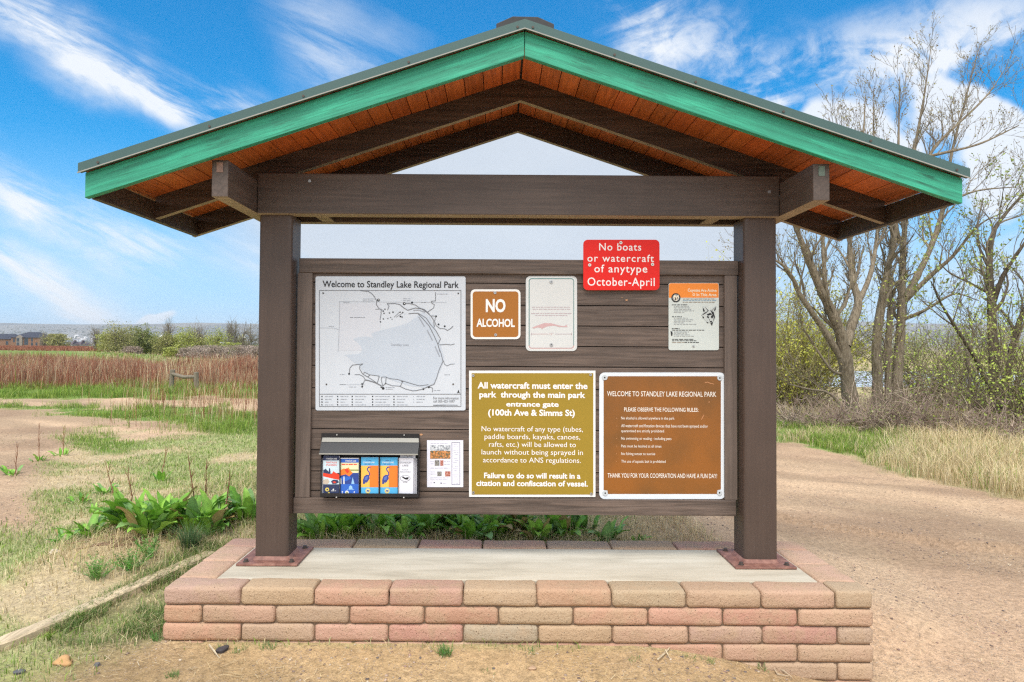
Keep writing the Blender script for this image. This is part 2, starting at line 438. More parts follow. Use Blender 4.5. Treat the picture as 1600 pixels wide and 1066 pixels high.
for r, row in enumerate(rows):
    xs = xs_from(row); xs[0], xs[-1] = -BX, BX
    z1 = ZS - r*HC; z0 = z1 - HC + .003
    for i in range(len(xs)-1):
        c = bcol()
        if r in front_cols:
            c = tuple(x*random.uniform(.93, 1.07) for x in dusty(BCOL[front_cols[r][i]]))
        dep = .165 if r == 0 else .16
        j = random.uniform(0, .006)
        block_mesh(cap if r == 0 else wall, xs[i]+.002, xs[i+1]-.002, BY0 - j, BY0+dep, z0, z1 + random.uniform(-.002, .002), c)
    # the two ends and the back
    ys = [BY0+.167, BY0+.167+.30 - (.12 if r % 2 else 0), BY1-.19]
    for sx in (-1, 1):
        for i in range(2):
            wx = .215 if r == 0 else .16
            a, b = sorted((sx*BX, sx*(BX-wx)))
            c = (.52, .335, .24) if r == 0 else bcol()
            block_mesh(cap if r == 0 else wall, a, b, ys[i]+.002, ys[i+1]-.002, z0, z1, c)
    n = 9; off = .2 if r % 2 else 0
    xb = [-BX] + [(-BX + off + .42*k) for k in range(1 if off == 0 else 0, 9) if -BX + off + .42*k < BX-.15 and -BX+off+.42*k > -BX+.05] + [BX]
    for i in range(len(xb)-1):
        c = (.46*random.uniform(.9, 1.05), .285*random.uniform(.9, 1.1), .20) if r == 0 else bcol()
        block_mesh(cap if r == 0 else wall, xb[i]+.002, xb[i+1]-.002, BY1-.19+.002, BY1, z0, z1 + random.uniform(-.003, .003), c)
cap.build('cap_course', M['block'], base, smooth=True, attr=True)
wall.build('block_wall', M['block'], base, smooth=True, attr=True)
slab = MB(); slab.box(-BX+.217, BX-.217, BY0+.167, BY1-.191, -.2, ZS-.006)
slab.build('concrete_slab', M['concrete'], base, bevel=.006)
core = MB(); core.box(-BX+.014, BX-.014, BY0+.014, BY1-.014, -.3, ZS-.05)
core.build('mortar_core', plain('joint_soil', (.17, .115, .075), .95, var=.3, scale=30), base)

# ================================================================== the kiosk
kiosk = thing('information_kiosk', 'brown open-sided information kiosk with a green-edged gable roof on the block base', 'kiosk', (0, .05, ZS))
PX0, PX1, PY0, PY1 = 1.365, 1.565, -.05, .15
ZB0, ZB1 = 2.389, 2.634
def rounded_rect(x0, x1, z0, z1, r, n=4):
    pts = []
    for cx, cz, a0 in ((x1-r, z0+r, -90), (x1-r, z1-r, 0), (x0+r, z1-r, 90), (x0+r, z0+r, 180)):
        for k in range(n+1):
            a = R_(a0 + 90*k/n); pts.append((cx + r*math.cos(a), cz + r*math.sin(a)))
    return pts
for s in (-1, 1):
    a, b = sorted((s*PX0, s*PX1))
    mb = MB()
    sec = rounded_rect(a, b, PY0, PY1, .022, 4); n = len(sec)
    vs = [(x, y, ZS+.012) for x, y in sec] + [(x, y, ZB0-.001) for x, y in sec]
    mb.add(vs, [tuple(range(n-1, -1, -1)), tuple(range(n, 2*n))] + [(i, (i+1) % n, n+(i+1) % n, n+i) for i in range(n)])
    post = mb.build('post', M['post'], kiosk)
    pc = s*(PX0+PX1)/2
    pl = MB(); pl.box(pc-.18, pc+.18, -.13, .23, ZS-.004, ZS+.010)
    pl.build('base_plate', M['plate'], post, bevel=.003)
    wd = MB()                                     # weld bead round the foot
    sec2 = rounded_rect(a-.016, b+.016, PY0-.016, PY1+.016, .03, 4)
    sec3 = rounded_rect(a-.001, b+.001, PY0-.001, PY1+.001, .022, 4)
    vs = [(x, y, ZS+.0105) for x, y in sec2] + [(x, y, ZS+.030) for x, y in sec3]
    wd.add(vs, [(i, (i+1) % n, n+(i+1) % n, n+i) for i in range(n)])
    wd.build('weld_bead', M['plate'], post)
    for bx, by in ((-.135, -.09), (.135, -.09), (-.135, .19), (.135, .19)):
        bo = MB()
        for rr, z0, z1, nn in ((.017, .010, .0135, 12), (.0125, .0135, .026, 6)):
            ring = [(pc+bx+rr*math.cos(2*PI*k/nn), by+rr*math.sin(2*PI*k/nn)) for k in range(nn)]
            bo.add([(x, y, ZS+z0) for x, y in ring] + [(x, y, ZS+z1) for x, y in ring],
                   [tuple(range(nn, 2*nn))] + [(k, (k+1) % nn, nn+(k+1) % nn, nn+k) for k in range(nn)])
        bo.build('bolt', M['bolt'], post)

mb = MB(); mb.box(-1.565, 1.565, -.09, .012, ZB0, ZB1)
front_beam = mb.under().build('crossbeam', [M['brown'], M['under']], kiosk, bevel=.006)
for (px, py) in ((430, 286), (484, 283), (484, 313), (428, 315), (1102, 279), (1137, 292), (1137, 317), (1202, 300), (1219, 308)):
    q = P(px, py, -.09); h = MB()
    h.disc((q.x, q.z), .0095, -.094, -.0895, 10)
    h.build('bolt_head', M['steel'] if px in (484, 1202) and py < 305 else M['bolt'], front_beam)
mb = MB(); mb.box(-1.565, 1.565, .19, .262, ZB0, ZB1)
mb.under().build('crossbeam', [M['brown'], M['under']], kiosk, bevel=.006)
for s in (-1, 1):                                  # short blocks between the two crossbeams
    mb = MB(); a, b = sorted((s*1.165, s*1.245)); mb.box(a, b, .0125, .1895, ZB0+.003, ZB0+.12)
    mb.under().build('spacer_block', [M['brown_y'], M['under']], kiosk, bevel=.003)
    a, b = sorted((s*1.5665, s*1.655))
    mb = MB(); mb.box(a, b, -.525, .63, 2.393, 2.592)
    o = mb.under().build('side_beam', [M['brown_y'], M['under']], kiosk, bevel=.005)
    tgx = (a+b)/2 + .012*s*0
    tm = MB(); tm.box(tgx-.017, tgx+.017, -.528, -.5255, 2.525, 2.578)
    tm.build('plastic_tag', plain('faded_tag', (.26, .15, .11), .5, var=.5, scale=90) if s < 0 else plain('painted_tag', (.13, .17, .135), .5, var=.6, scale=90), o)

# roof timbers: every pair has the same pitch (4 in 12)
S, SL, ZA, RH = 2.30, 0.333, 3.134, .136
RX = .014
def roof_board(side, y0, y1, zb, h, s_in=0.0, s_out=S):
    a = [(s_in, zb - SL*s_in), (s_out, zb - SL*s_out), (s_out, zb - SL*s_out + h), (s_in, zb - SL*s_in + h)]
    poly = [(RX + side*x, z) for x, z in a]
    if side > 0: poly = poly
    else: poly = poly[::-1]
    m = MB(); m.prism(poly, y0, y1); return m
YF0, YF1 = -.600, -.562
for side in (-1, 1):
    roof_board(side, YF0, YF1, ZA-.002, RH-.004, .0015).build('fascia_board', M['green%d' % side], kiosk, bevel=.003)
    # back of the fascia is brown: a rafter bolted behind it
    roof_board(side, YF1+.001, YF1+.022, ZA+.012, RH-.02, .002, S-.002).build('rafter', M['rafter'], kiosk)
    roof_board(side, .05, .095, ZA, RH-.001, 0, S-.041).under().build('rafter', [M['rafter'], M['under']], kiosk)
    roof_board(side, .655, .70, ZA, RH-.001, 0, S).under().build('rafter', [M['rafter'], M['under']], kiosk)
    # eave board joining the rafter tails
    xo, xi = RX + side*(S-.002), RX + side*(S-.04)
    zb = ZA - SL*S + .004
    for ya, yb in ((YF1+.0225, .6545),):
        e = MB(); e.prism([(min(xo, xi), zb + .0), (max(xo, xi), zb), (max(xo, xi), zb+RH-.02), (min(xo, xi), zb+RH-.02)], ya, yb)
        e.build('eave_board', M['rafter'], kiosk)
    # deck of narrow boards running front to back
    dk = MB(); t = .004; w = .118/math.sqrt(1+SL*SL)
    while t < S - .01:
        t1 = min(t + w, S)
        k = random.uniform(.72, 1.12); c = (k*random.uniform(.92, 1.05), k, k*random.uniform(.85, 1.1))
        zz = ZA + RH
        a = [(t+.0025, zz - SL*(t+.0025)), (t1-.0025, zz - SL*(t1-.0025)), (t1-.0025, zz - SL*(t1-.0025)+.02), (t+.0025, zz - SL*(t+.0025)+.02)]
        poly = [(RX + side*x, z) for x, z in a]
        dk.prism(poly if side > 0 else poly[::-1], YF0+.003, .72, 0, c)
        t = t1
    dk.build('roof_deck', M['deck'], kiosk, attr=True)
    sh = roof_board(side, YF0+.001, .74, ZA+RH+.021, .022, 0, S+.03)
    sh.build('metal_roof', M['trim'], kiosk)
    # front edge flashing, standing a little ahead of the fascia, with its drip lip
    fl = roof_board(side, -.634, -.631, ZA+RH-.007, .050, 0, S+.018)
    fl2 = roof_board(side, -.6305, YF0-.0005, ZA+RH-.002, .045, 0, S+.018)
    fl.v += []; f = fl.build('roof_flashing', M['trim'], kiosk)
    fl2.build('flashing_return', M['trim'], f)
    lip = roof_board(side, -.640, -.6345, ZA+RH-.011, .0055, 0, S+.018)
    lip.build('drip_lip', M['trimlip'], f)
    bk = roof_board(side, .741, .745, ZA+RH-.007, .052, 0, S+.018); bk.build('roof_flashing', M['trim'], kiosk)
    sm = MB()
    for px in ([155, 328, 474, 638, 808] if side < 0 else [832, 960, 1087, 1224, 1360, 1494]):
        # screws in the flashing
        X = P(px, 160, -.634).x - RX
        z = ZA + RH + .012 - SL*abs(X)
        sm.disc((RX+X, z), .0065, -.638, -.6335, 8)
    sm.build('screw', M['bolt'], f)
rc = MB()
zr = ZA+RH+.043
prof = [(-.150, zr-.052), (.158, zr-.058), (.158, zr-.012), (.072, zr+.026), (-.062, zr+.028), (-.150, zr-.012)]
rc.prism([(RX+x, z+.022) for x, z in prof], -.56, .66)
rc.build('ridge_cap', M['ridge'], kiosk, bevel=.004)

# ---- notice board between the posts
YR, YP = .035, .060             # face of the frame rails, face of the planks
zt0, zt1 = P(810, 428, YR).z, P(810, 405.5, YR).z
zb0, zb1 = P(810, 804.5, YR).z, P(810, 780, YR).z
board = MB()
seams = [428, 443, 477, 509, 541, 573, 608, 640, 672, 705, 738, 769, 781]
zs = [P(810, p, YP).z for p in seams]
for i in range(len(zs)-1):
    z1, z0 = zs[i], zs[i+1]
    if i == 0: z1 = zt0 + .01
    if i == len(zs)-2: z0 = zb1 - .01
    board.prism(rounded_rect(-1.35, 1.35, z0+.003, z1-.003, .0005, 1), YP + random.uniform(-.0008, .0008), YP+.019)
nb = board.build('notice_board', M['plank'], kiosk, bevel=.0025)
bk = MB(); bk.box(-1.352, 1.352, YP+.020, YP+.034, zb0+.01, zt1-.01); bk.build('backing', M['dark'], nb)
m = MB(); m.box(-1.345, 1.362, YR, YP+.05, zt0, zt1); m.build('top_rail', M['plank'], nb, bevel=.003)
m = MB(); m.box(-1.362, 1.345, YR, YP+.05, zb0, zb1); m.build('bottom_rail', M['plank'], nb, bevel=.003)
xl1, xr0 = P(486, 600, YR+.004).x, P(1132.5, 600, YR+.004).x
M['plankz'] = wood_paint('brown_stile_paint', (.130, .096, .078), axis='Z', rough=.55, bump=.4, var=.15)
m = MB(); m.box(-1.355, xl1, YR+.004, YP+.045, zb1+.001, zt0-.001); m.build('stile', M['plankz'], nb, bevel=.003)
m = MB(); m.box(xr0, 1.355, YR+.004, YP+.045, zb1+.001, zt0-.001); m.build('stile', M['plankz'], nb, bevel=.003)
# old paint scabs and screw holes on the planks
sp = MB()
for px, py, w, h in ((658, 679, 6, 3.4), (979, 469, 5, 3), (972, 465.5, 4, .8), (967.5, 520.5, 1, 1), (971.5, 521, 1, 1), (677, 682, .8, .8), (715, 682, .8, .8), (1026, 470, 1.2, .8), (700, 677, 1, .8)):
    q = P(px, py, YP-.0012); w *= .00393; h *= .00393
    sp.flat([(q.x + w/2*math.cos(a)*random.uniform(.7, 1.1), q.z + h/2*math.sin(a)*random.uniform(.7, 1.1)) for a in [2*PI*k/9 for k in range(9)]], YP-.0012)
sp.build('bare_wood_scab', plain('bare_wood', (.50, .27, .14), .8, var=.3, scale=80), nb)

# ================================================================== signs
def txt_mesh(s, bold=0.0, space=1.0):
    cu = bpy.data.curves.new('t', 'FONT'); cu.body = s; cu.size = 1; cu.offset = bold; cu.space_character = space; cu.resolution_u = 3
    ob = bpy.data.objects.new('t', cu)
    me = bpy.data.meshes.new_from_object(ob)
    v = [tuple(p.co) for p in me.vertices]; f = [tuple(p.vertices) for p in me.polygons]
    bpy.data.objects.remove(ob); bpy.data.curves.remove(cu); bpy.data.meshes.remove(me)
    return v, f
_cap = max(p[1] for p in txt_mesh('H')[0])
_xh = max(p[1] for p in txt_mesh('x')[0])
class Print:
    """things printed on a flat panel, given in photo pixels on the panel's plane"""
    def __init__(s, Y): s.Y = Y; s.mb = MB()
    def pt(s, px, py): q = P(px, py, s.Y); return (q.x, q.z)
    def text(s, string, x0, x1, ytop, ybase, mi=0, bold=0.0, lift=0.0, space=1.0):
        v, f = txt_mesh(string, bold, space)
        if not v: return
        ax, az = s.pt(x0, ybase); bx, bz = s.pt(x1, ytop)
        mn, mx = min(p[0] for p in v), max(p[0] for p in v)
        kx = (bx-ax)/(mx-mn); kz = (bz-az)/_cap
        s.mb.add([(ax + (p[0]-mn)*kx, s.Y-lift, az + p[1]*kz) for p in v], f, mi)
    def poly(s, pts, mi=0, lift=0.0):
        q = [s.pt(*p) for p in pts]
        ar = sum(q[i][0]*q[(i+1) % len(q)][1] - q[(i+1) % len(q)][0]*q[i][1] for i in range(len(q)))
        if ar < 0: q = q[::-1]
        s.mb.flat(q, s.Y-lift, mi)
    def rect(s, x0, y0, x1, y1, mi=0, lift=0.0): s.poly([(x0, y0), (x1, y0), (x1, y1), (x0, y1)], mi, lift)
    def line(s, pts, w, mi=0, lift=0.0):
        for (ax, ay), (bx, by) in zip(pts, pts[1:]):
            dx, dy = bx-ax, by-ay; L = math.hypot(dx, dy) or 1; nx, ny = -dy/L*w/2, dx/L*w/2
            ex, ey = dx/L*w*.25, dy/L*w*.25
            s.poly([(ax+nx-ex, ay+ny-ey), (bx+nx+ex, by+ny+ey), (bx-nx+ex, by-ny+ey), (ax-nx-ex, ay-ny-ey)], mi, lift)
            lift += .00002
    def dot(s, x, y, r, mi=0, lift=0.0, n=10): s.poly([(x+r*math.cos(2*PI*k/n), y+r*math.sin(2*PI*k/n)) for k in range(n)], mi, lift)
    def frame(s, x0, y0, x1, y1, w, mi=0, lift=0.0, r=0):
        o, i = round_px(x0, y0, x1, y1, r), round_px(x0+w, y0+w, x1-w, y1-w, max(r-w, .01))
        n = len(o); q = [s.pt(*p) for p in o] + [s.pt(*p) for p in i]
        s.mb.add([(x, s.Y-lift, z) for x, z in q], [(k, (k+1) % n, n+(k+1) % n, n+k) for k in range(n)], mi)
    def fine(s, x0, x1, y, h, mi=0, lift=0.0, seed=0):
        """a line of print too small to read: word-long strokes"""
        rr = random.Random(seed*77 + int(x0*13+y*7)); x = x0
        while x < x1 - 1:
            w = min(rr.uniform(1.8, 7), x1-x); s.rect(x, y-h/2, x+w, y+h/2, mi, lift); x += w + rr.uniform(.8, 1.4)
    def build(s, name, mats, parent): return s.mb.build(name, mats, parent)
def round_px(x0, y0, x1, y1, r, n=5):
    r = max(r, .01); pts = []
    for cx, cy, a0 in ((x1-r, y1-r, 0), (x0+r, y1-r, 90), (x0+r, y0+r, 180), (x1-r, y0+r, 270)):
        for k in range(n+1):
            a = R_(a0+90*k/n); pts.append((cx+r*math.cos(a), cy+r*math.sin(a)))
    return pts
def panel(root, rect, r, Y, thick, mat, name='panel'):
    pts = [(P(x, y, Y).x, P(x, y, Y).z) for x, y in round_px(*rect, r)]
    m = MB(); m.prism(pts[::-1], Y, Y+thick)
    return m.build(name, mat, root)
def screws(root, pts, Y, r=2.2, mat=None):
    for px, py in pts:
        q = P(px, py, Y); m = MB(); rr = r*.0039
        m.disc((q.x, q.z), rr, Y-.004, Y-.0002, 14, 0)
        m.disc((q.x, q.z), rr*.35, Y-.0046, Y-.0039, 6, 1)
        m.build('screw', [mat or M['steel'], M['dark']], root, bevel=.001)
def sign_root(name, label, rect, Y):
    q = P((rect[0]+rect[2])/2, rect[3], Y); return thing(name, label, 'sign', (q.x, Y+.003, q.z))
def ink(name, c, rough=.5): 
    if name not in M: M[name] = plain(name, c, rough, var=.05, scale=9, spec=.3)
    return M[name]
E = .0009
YS = YP - .006
WHITE = ink('white_ink', (.80, .80, .78)); BLACK = ink('black_ink', (.018, .018, .02)); GREYI = ink('grey_ink', (.16, .165, .18))

# -- map of the lake
rc_ = (493, 432, 727.5, 641.5)
t = sign_root('map_sign', 'large pale map sign headed Welcome to Standley Lake Regional Park', rc_, YS)
panel(t, rc_, 3, YS, .005, ink('map_panel_paint', (.56, .595, .645)))
pr = Print(YS-E)
LAKE = [(561,553),(566,548),(564,541),(552,530),(560,527),(572,526),(583,528),(580,521),(593,517),(606,514),(618,511),(636,506),(650,496),(662,488),(672,496),(682,517),(690,545),(694,560),(690,574),(680,598),(664,606),(640,603),(606,592),(588,588),(570,584),(560,570),(552,566),(546,560),(538,555)]
pr.poly(LAKE, 0)
pr.rect(530, 474, 594, 548, 1, -.0003)
pr.build('lake_print', [ink('map_lake_ink', (.48, .53, .60)), ink('map_refuge_ink', (.555, .575, .625))], t)
pr = Print(YS-2*E)
pr.text('Welcome to Standley Lake Regional Park', 504, 717, 440.2, 448.6, 0, .012)
pr.frame(498.6, 453.6, 720.6, 635.6, .8, 1); pr.line([(499, 616), (720, 616)], .8, 1)
def c5(pts): return [(490+x*.1531, 430+y*.1531) for x, y in pts]
def c6(pts): return [(490+x*.1531, 540+y*.1531) for x, y in pts]
for pts, w in ((c5([(480,158),(560,168),(590,185),(620,220),(645,265),(640,300),(665,340),(700,355)]), 1.0),
               (c5([(750,290),(770,318),(755,355)]), .9), (c5([(755,292),(830,290),(880,300),(920,335),(960,358),(1040,335),(1100,345),(1150,375),(1200,420),(1225,460),(1232,530)]), 1.1),
               (c5([(925,290),(980,290),(1040,305),(1080,335),(1130,350),(1180,395)]), 1.0), (c5([(970,395),(1010,390),(1060,388),(1120,450),(1180,520),(1230,620),(1270,710),(1290,784)]), 1.1),
               (c5([(1070,390),(1150,440),(1190,500),(1250,570),(1295,650),(1270,705)]), 1.0), (c5([(1244,176),(1244,262),(1200,268),(1205,285),(1232,300),(1225,335),(1165,375)]), .9),
               (c5([(1205,415),(1245,420),(1235,470),(1250,515),(1290,545),(1340,548),(1365,565),(1400,545),(1422,522)]), .9), (c5([(1285,712),(1350,706),(1400,712),(1438,702)]), .9), (c5([(690,350),(688,400),(678,455)]), .9),
               (c5([(820,430),(880,375)]), .6), (c5([(840,430),(910,385)]), .6),
               (c6([(362,292),(370,230),(395,200),(440,195),(503,188),(470,210),(470,240),(500,290),(550,320),(575,300)]), 1.0), (c6([(420,298),(470,296),(510,320),(525,350),(490,420)]), .9),
               (c6([(525,350),(570,360),(630,380),(690,410)]), 1.6), (c6([(510,285),(520,272),(570,298),(670,312),(650,385)]), .9), (c6([(555,322),(640,378)]), .9),
               (c6([(705,425),(700,390),(690,350),(695,322),(740,320),(735,385),(710,410)]), .9), (c6([(740,325),(790,340),(850,345),(910,362),(1000,390),(1080,412),(1170,400)]), 1.0),
               (c6([(735,387),(800,410),(885,415),(910,365)]), .9), (c6([(885,418),(940,445),(1010,462),(1050,460),(1110,445),(1170,420),(1230,395),(1255,330),(1280,250),(1320,160),(1300,80),(1270,0)]), 1.0),
               (c6([(1325,155),(1335,190),(1360,208),(1400,190),(1438,188)]), .8), (c6([(1190,425),(1215,435),(1210,475)]), .8)):
    pr.line(pts, w, 1)
for (a, b) in (((1075,428),(1130,525)), ((1160,565),(1212,665))): pr.line(c5([a, b]), 1.6, 2)
pr.line(c6([(1240,10),(1285,110)]), 1.6, 2); pr.line(c5([(1018,360),(1070,356),(1135,378)]), 1.3, 2)
pr.line(c5([(258,270),(1360,280)]), .35, 2); pr.line(c5([(265,275),(262,520),(250,784)]), .35, 2); pr.line(c5([(65,538),(210,540),(262,560)]), .35, 2)
pr.line(c6([(265,398),(520,400)]), .35, 2)
for x, y, r in ((662,255,2.2), (925,292,2.2), (1005,280,1.6), (1250,420,1.5), (1275,503,1.5), (1338,522,1.5), (710,367,1.2), (728,348,1), (718,390,1.1), (775,386,1), (810,378,1.2), (883,378,1), (910,380,1), (885,422,1.3), (903,428,1.1), (712,447,1), (758,443,.8), (787,432,.8), (800,450,.8), (682,477,1.1), (99,184,1.2), (1477,186,1.2)):
    pr.dot(*c5([(x, y)])[0], r, 0)
for x, y, r in ((362,290,1.5), (495,392,1.3), (495,420,1.5), (690,425,1.2), (710,437,2.1), (735,386,1.2), (905,367,1.4), (1120,444,1.6), (1175,424,1.8), (130,396,1.2), (1425,394,1.2)):
    pr.dot(*c6([(x, y)])[0], r, 0)
for x, y in ((662,255), (925,292)): pr.dot(*c5([(x+3, y-2)])[0], .8, 3, .0002)
pr.poly(c6([(1478, 450), (1492, 490), (1478, 480), (1464, 490)]), 0)
pr.text('Standley Lake', *[c5([(792, 0)])[0][0], c5([(970, 0)])[0][0]], 537.0, 540.6, 2)
for k, (x0, x1, y, s_) in enumerate(((503,632,243,5), (503,620,262,5), (915,985,241,5), (915,1000,260,5), (372,523,433,5), (303,365,281,5), (155,208,523,5), (1095,1155,278,4), (1258,1370,193,5), (630,680,349,5))):
    a, b = c5([(x0, y), (x1, y)]); pr.fine(a[0], b[0], a[1], .75, 1 if k in (4, 9) else 2, seed=k)
for k, (x0, x1, y) in enumerate(((268,325,296), (268,325,397), (365,435,423), (735,825,428), (735,810,446), (1335,1400,298), (1225,1295,458))):
    a, b = c6([(x0, y), (x1, y)]); pr.fine(a[0], b[0], a[1], .75, 2, seed=k)
for x0, x1, xd in ((115,200,85), (275,355,245), (425,535,394), (630,780,602), (850,960,820), (1050,1150,1020)):
    for j, y in enumerate((520, 549, 577, 605)):
        if xd == 1020 and j == 3: continue
        a, b = c6([(x0, y), (x1 - 18*((j*7) % 3), y)]); pr.fine(a[0], b[0], a[1], .8, 2, seed=j+x0)
        pr.dot(*c6([(xd, y)])[0], 1.1 if xd != 1020 else .6, 0 if xd != 1020 else 2, n=6)
pr.text('For more information', 677, 717, 620.3, 624.0, 1); pr.text('call 303-425-1097', 677, 710.5, 625.3, 628.9, 1)
pr.line([(677, 633.3), (696, 633)], .9, 0); pr.line([(696, 633), (715, 633.2)], .6, 0)
pr.build('lettering_and_trails', [BLACK, GREYI, ink('map_soft_ink', (.30, .32, .36)), WHITE], t)
screws(t, [(505, 458), (716, 458.5), (510, 600.8), (708, 600.5)], YS, 1.1, M['bolt'])

# -- no alcohol
rc_ = (735.3, 452.2, 813.3, 530.1)
t = sign_root('no_alcohol_sign', 'small square brown NO ALCOHOL sign with a white edge', rc_, YS)
panel(t, rc_, 7, YS, .004, ink('sign_white', (.78, .77, .74)))
pr = Print(YS-E); pr.poly(round_px(738.6, 455.5, 810, 526.8, 5)); pr.build('brown_field', ink('amber_brown', (.36, .135, .020)), t)
pr = Print(YS-2*E); pr.text('NO', 759, 790, 468.5, 487, 0, .035); pr.text('ALCOHOL', 744.5, 804.5, 499, 510.3, 0, .03); pr.build('lettering', WHITE, t)
screws(t, [(773.5, 457.5), (774.5, 523.5)], YS-E, 2.3)

# -- fish length sign
rc_ = (821.6, 431.5, 901.7, 548.7)
t = sign_root('fish_size_sign', 'tall faded white sign with a fish outline, beside the NO ALCOHOL sign', rc_, YS)
panel(t, rc_, 7, YS, .004, ink('fish_panel', (.60, .61, .60)))
def c4(x, y): return (815+x*.12195, 425+y*.12195)
pr = Print(YS-E)
pr.frame(824.5, 433.6, 898.6, 546.3, 1.1, 3, r=6)
pr.frame(826.0, 434.6, 897.4, 545, 1.5, 0, .0003, r=5)
lo = [c4(130,718), c4(180,695), c4(250,670), c4(290,655), c4(380,658), c4(440,675), c4(500,690), c4(545,695), c4(590,672), c4(575,690), c4(592,705), c4(550,708), c4(480,705), c4(430,690), c4(400,690), c4(330,698), c4(275,722), c4(262,735), c4(250,718), c4(200,712), c4(160,725)]
pr.poly(lo, 1)
for k, (x0, x1, y) in enumerate(((135,630,452), (142,622,478), (122,640,533), (175,588,558))):
    a, b = c4(x0, y), c4(x1, y); pr.fine(a[0], b[0], a[1], 1.1, 2, seed=k)
pr.line([c4(125,796), c4(335,796)], .8, 1); pr.line([c4(430,796), c4(640,796)], .8, 2)
pr.line([c4(125,780), c4(125,812)], .8, 2); pr.line([c4(640,780), c4(640,812)], .8, 2)
pr.text('15"', c4(350, 0)[0], c4(412, 0)[0], c4(0, 782)[1], c4(0, 808)[1], 1)
pr.build('faded_print', [ink('faded_green_line', (.16, .27, .265)), ink('faded_pink', (.55, .36, .36)), ink('faded_mauve', (.47, .38, .40)), WHITE], t)
pr = Print(YS-2*E); pr.frame(826.0, 500, 897.4, 545, 1.5, 0, r=5); 
pr.mb.f = [f for f in pr.mb.f]; 
# only the lower part of that line has gone pink
keep = [f for f in pr.mb.f if max(pr.mb.v[i][2] for i in f) < P(860, 512, YS).z]
pr.mb.f = keep; pr.mb.mi = [0]*len(keep); pr.build('faded_line', ink('faded_rose', (.52, .34, .33)), t)
screws(t, [(861.3, 440.8), (861.5, 538.8)], YS-E, 2.6)

# -- red sign over the top rail
YRD = YR - .006
rc_ = (911.4, 374.7, 1030.5, 453.5)
t = sign_root('no_boats_sign', 'bright red sign with white No boats or watercraft lettering, fixed over the top rail', rc_, YRD)
panel(t, rc_, 7, YRD, .004, ink('sign_red', (.72, .014, .008), .5))
pr = Print(YRD-E)
pr.text('No boats', 936.2, 1002, 380.5, 391.3, 0, .006, space=1.12); pr.text('or watercraft', 917.8, 1021.8, 398.4, 408.8, 0, .006, space=1.15)
pr.text('of anytype', 928.6, 1011.5, 414.3, 425.5, 0, .006, space=1.12); pr.text('October-April', 918, 1023, 434.5, 446.3, 0, .006, space=1.1)
pr.build('lettering', ink('bright_white', (.84, .80, .78)), t)
screws(t, [(970, 379.5), (921.3, 414.3), (1019.5, 413.3)], YRD-E, 2.5, ink('screw_pale', (.72, .70, .66), .3))

# -- coyote notice
rc_ = (1044.7, 442.2, 1123.3, 547.3)
t = sign_root('coyote_notice', 'white notice with an orange heading Coyotes Are Active In This Area', rc_, YS)
panel(t, rc_, 3.2, YS, .003, ink('notice_panel', (.56, .60, .57)))
def c2(x, y): return (1035+x*.11261, 435+y*.11261)
pr = Print(YS-E)
hd = round_px(1045.2, 442.7, 1122.8, 475, 3); top = [p for p in hd if p[1] < 460]
pr.poly([(1045.2, 465.5), (1122.8, 465.5)] + [p for p in hd if p[1] < 455][6:] + [p for p in hd if p[1] < 455][:6] if False else [(1045.2, 465.3), (1122.8, 465.3), (1122.8, 445.5), (1122, 443.6), (1120, 442.7), (1048, 442.7), (1046, 443.6), (1045.2, 445.5)])
pr.build('orange_heading', ink('orange_ink', (.80, .245, .035)), t)
pr = Print(YS-2*E)
pr.text('Coyotes Are Active', c2(352, 0)[0], c2(752, 0)[0], c2(0, 148)[1], c2(0, 184)[1], 1, .02); pr.text('In This Area', c2(475, 0)[0], c2(752, 0)[0], c2(0, 210)[1], c2(0, 246)[1], 1, .02)
x, y = c2(436, 226); pr.dot(x, y, 2.0, 1); pr.dot(x, y, 1.1, 3, .0002)
x, y = c2(188, 270); pr.dot(x, y, 7.2, 0, n=20); pr.dot(x, y, 5.3, 2, .0002, 16)
pr.poly([c2(150,262), c2(172,225), c2(185,250), c2(205,250), c2(222,222), c2(228,270), c2(200,312), c2(178,312)], 1, .0004); pr.poly([c2(170,262), c2(182,262), c2(190,290), c2(186,310), c2(175,300)], 0, .0006); pr.poly([c2(200,262), c2(214,262), c2(205,296), c2(196,300)], 0, .0006)
for k, (x0, x1, y, mi) in enumerate(((285,735,287,4), (285,750,308,5), (285,725,332,4), (130,350,368,0), (160,370,388,2), (160,380,408,2), (160,412,430,2), (160,438,450,2), (160,310,472,2), (135,270,533,0), (160,350,552,2), (160,438,574,2), (160,415,595,2), (160,310,616,2), (160,472,638,2),
        (132,240,697,0), (135,580,719,0), (160,385,742,2), (160,340,760,2), (160,378,782,2), (160,435,803,2), (135,430,847,0), (135,480,866,0), (135,300,890,4), (305,515,890,0))):
    a, b = c2(x0, y), c2(x1, y); pr.fine(a[0], b[0], a[1], 1.0, mi, seed=k)
pr.poly([c2(112,735), c2(138,738), c2(142,765), c2(136,800), c2(122,798), c2(118,765)], 0)
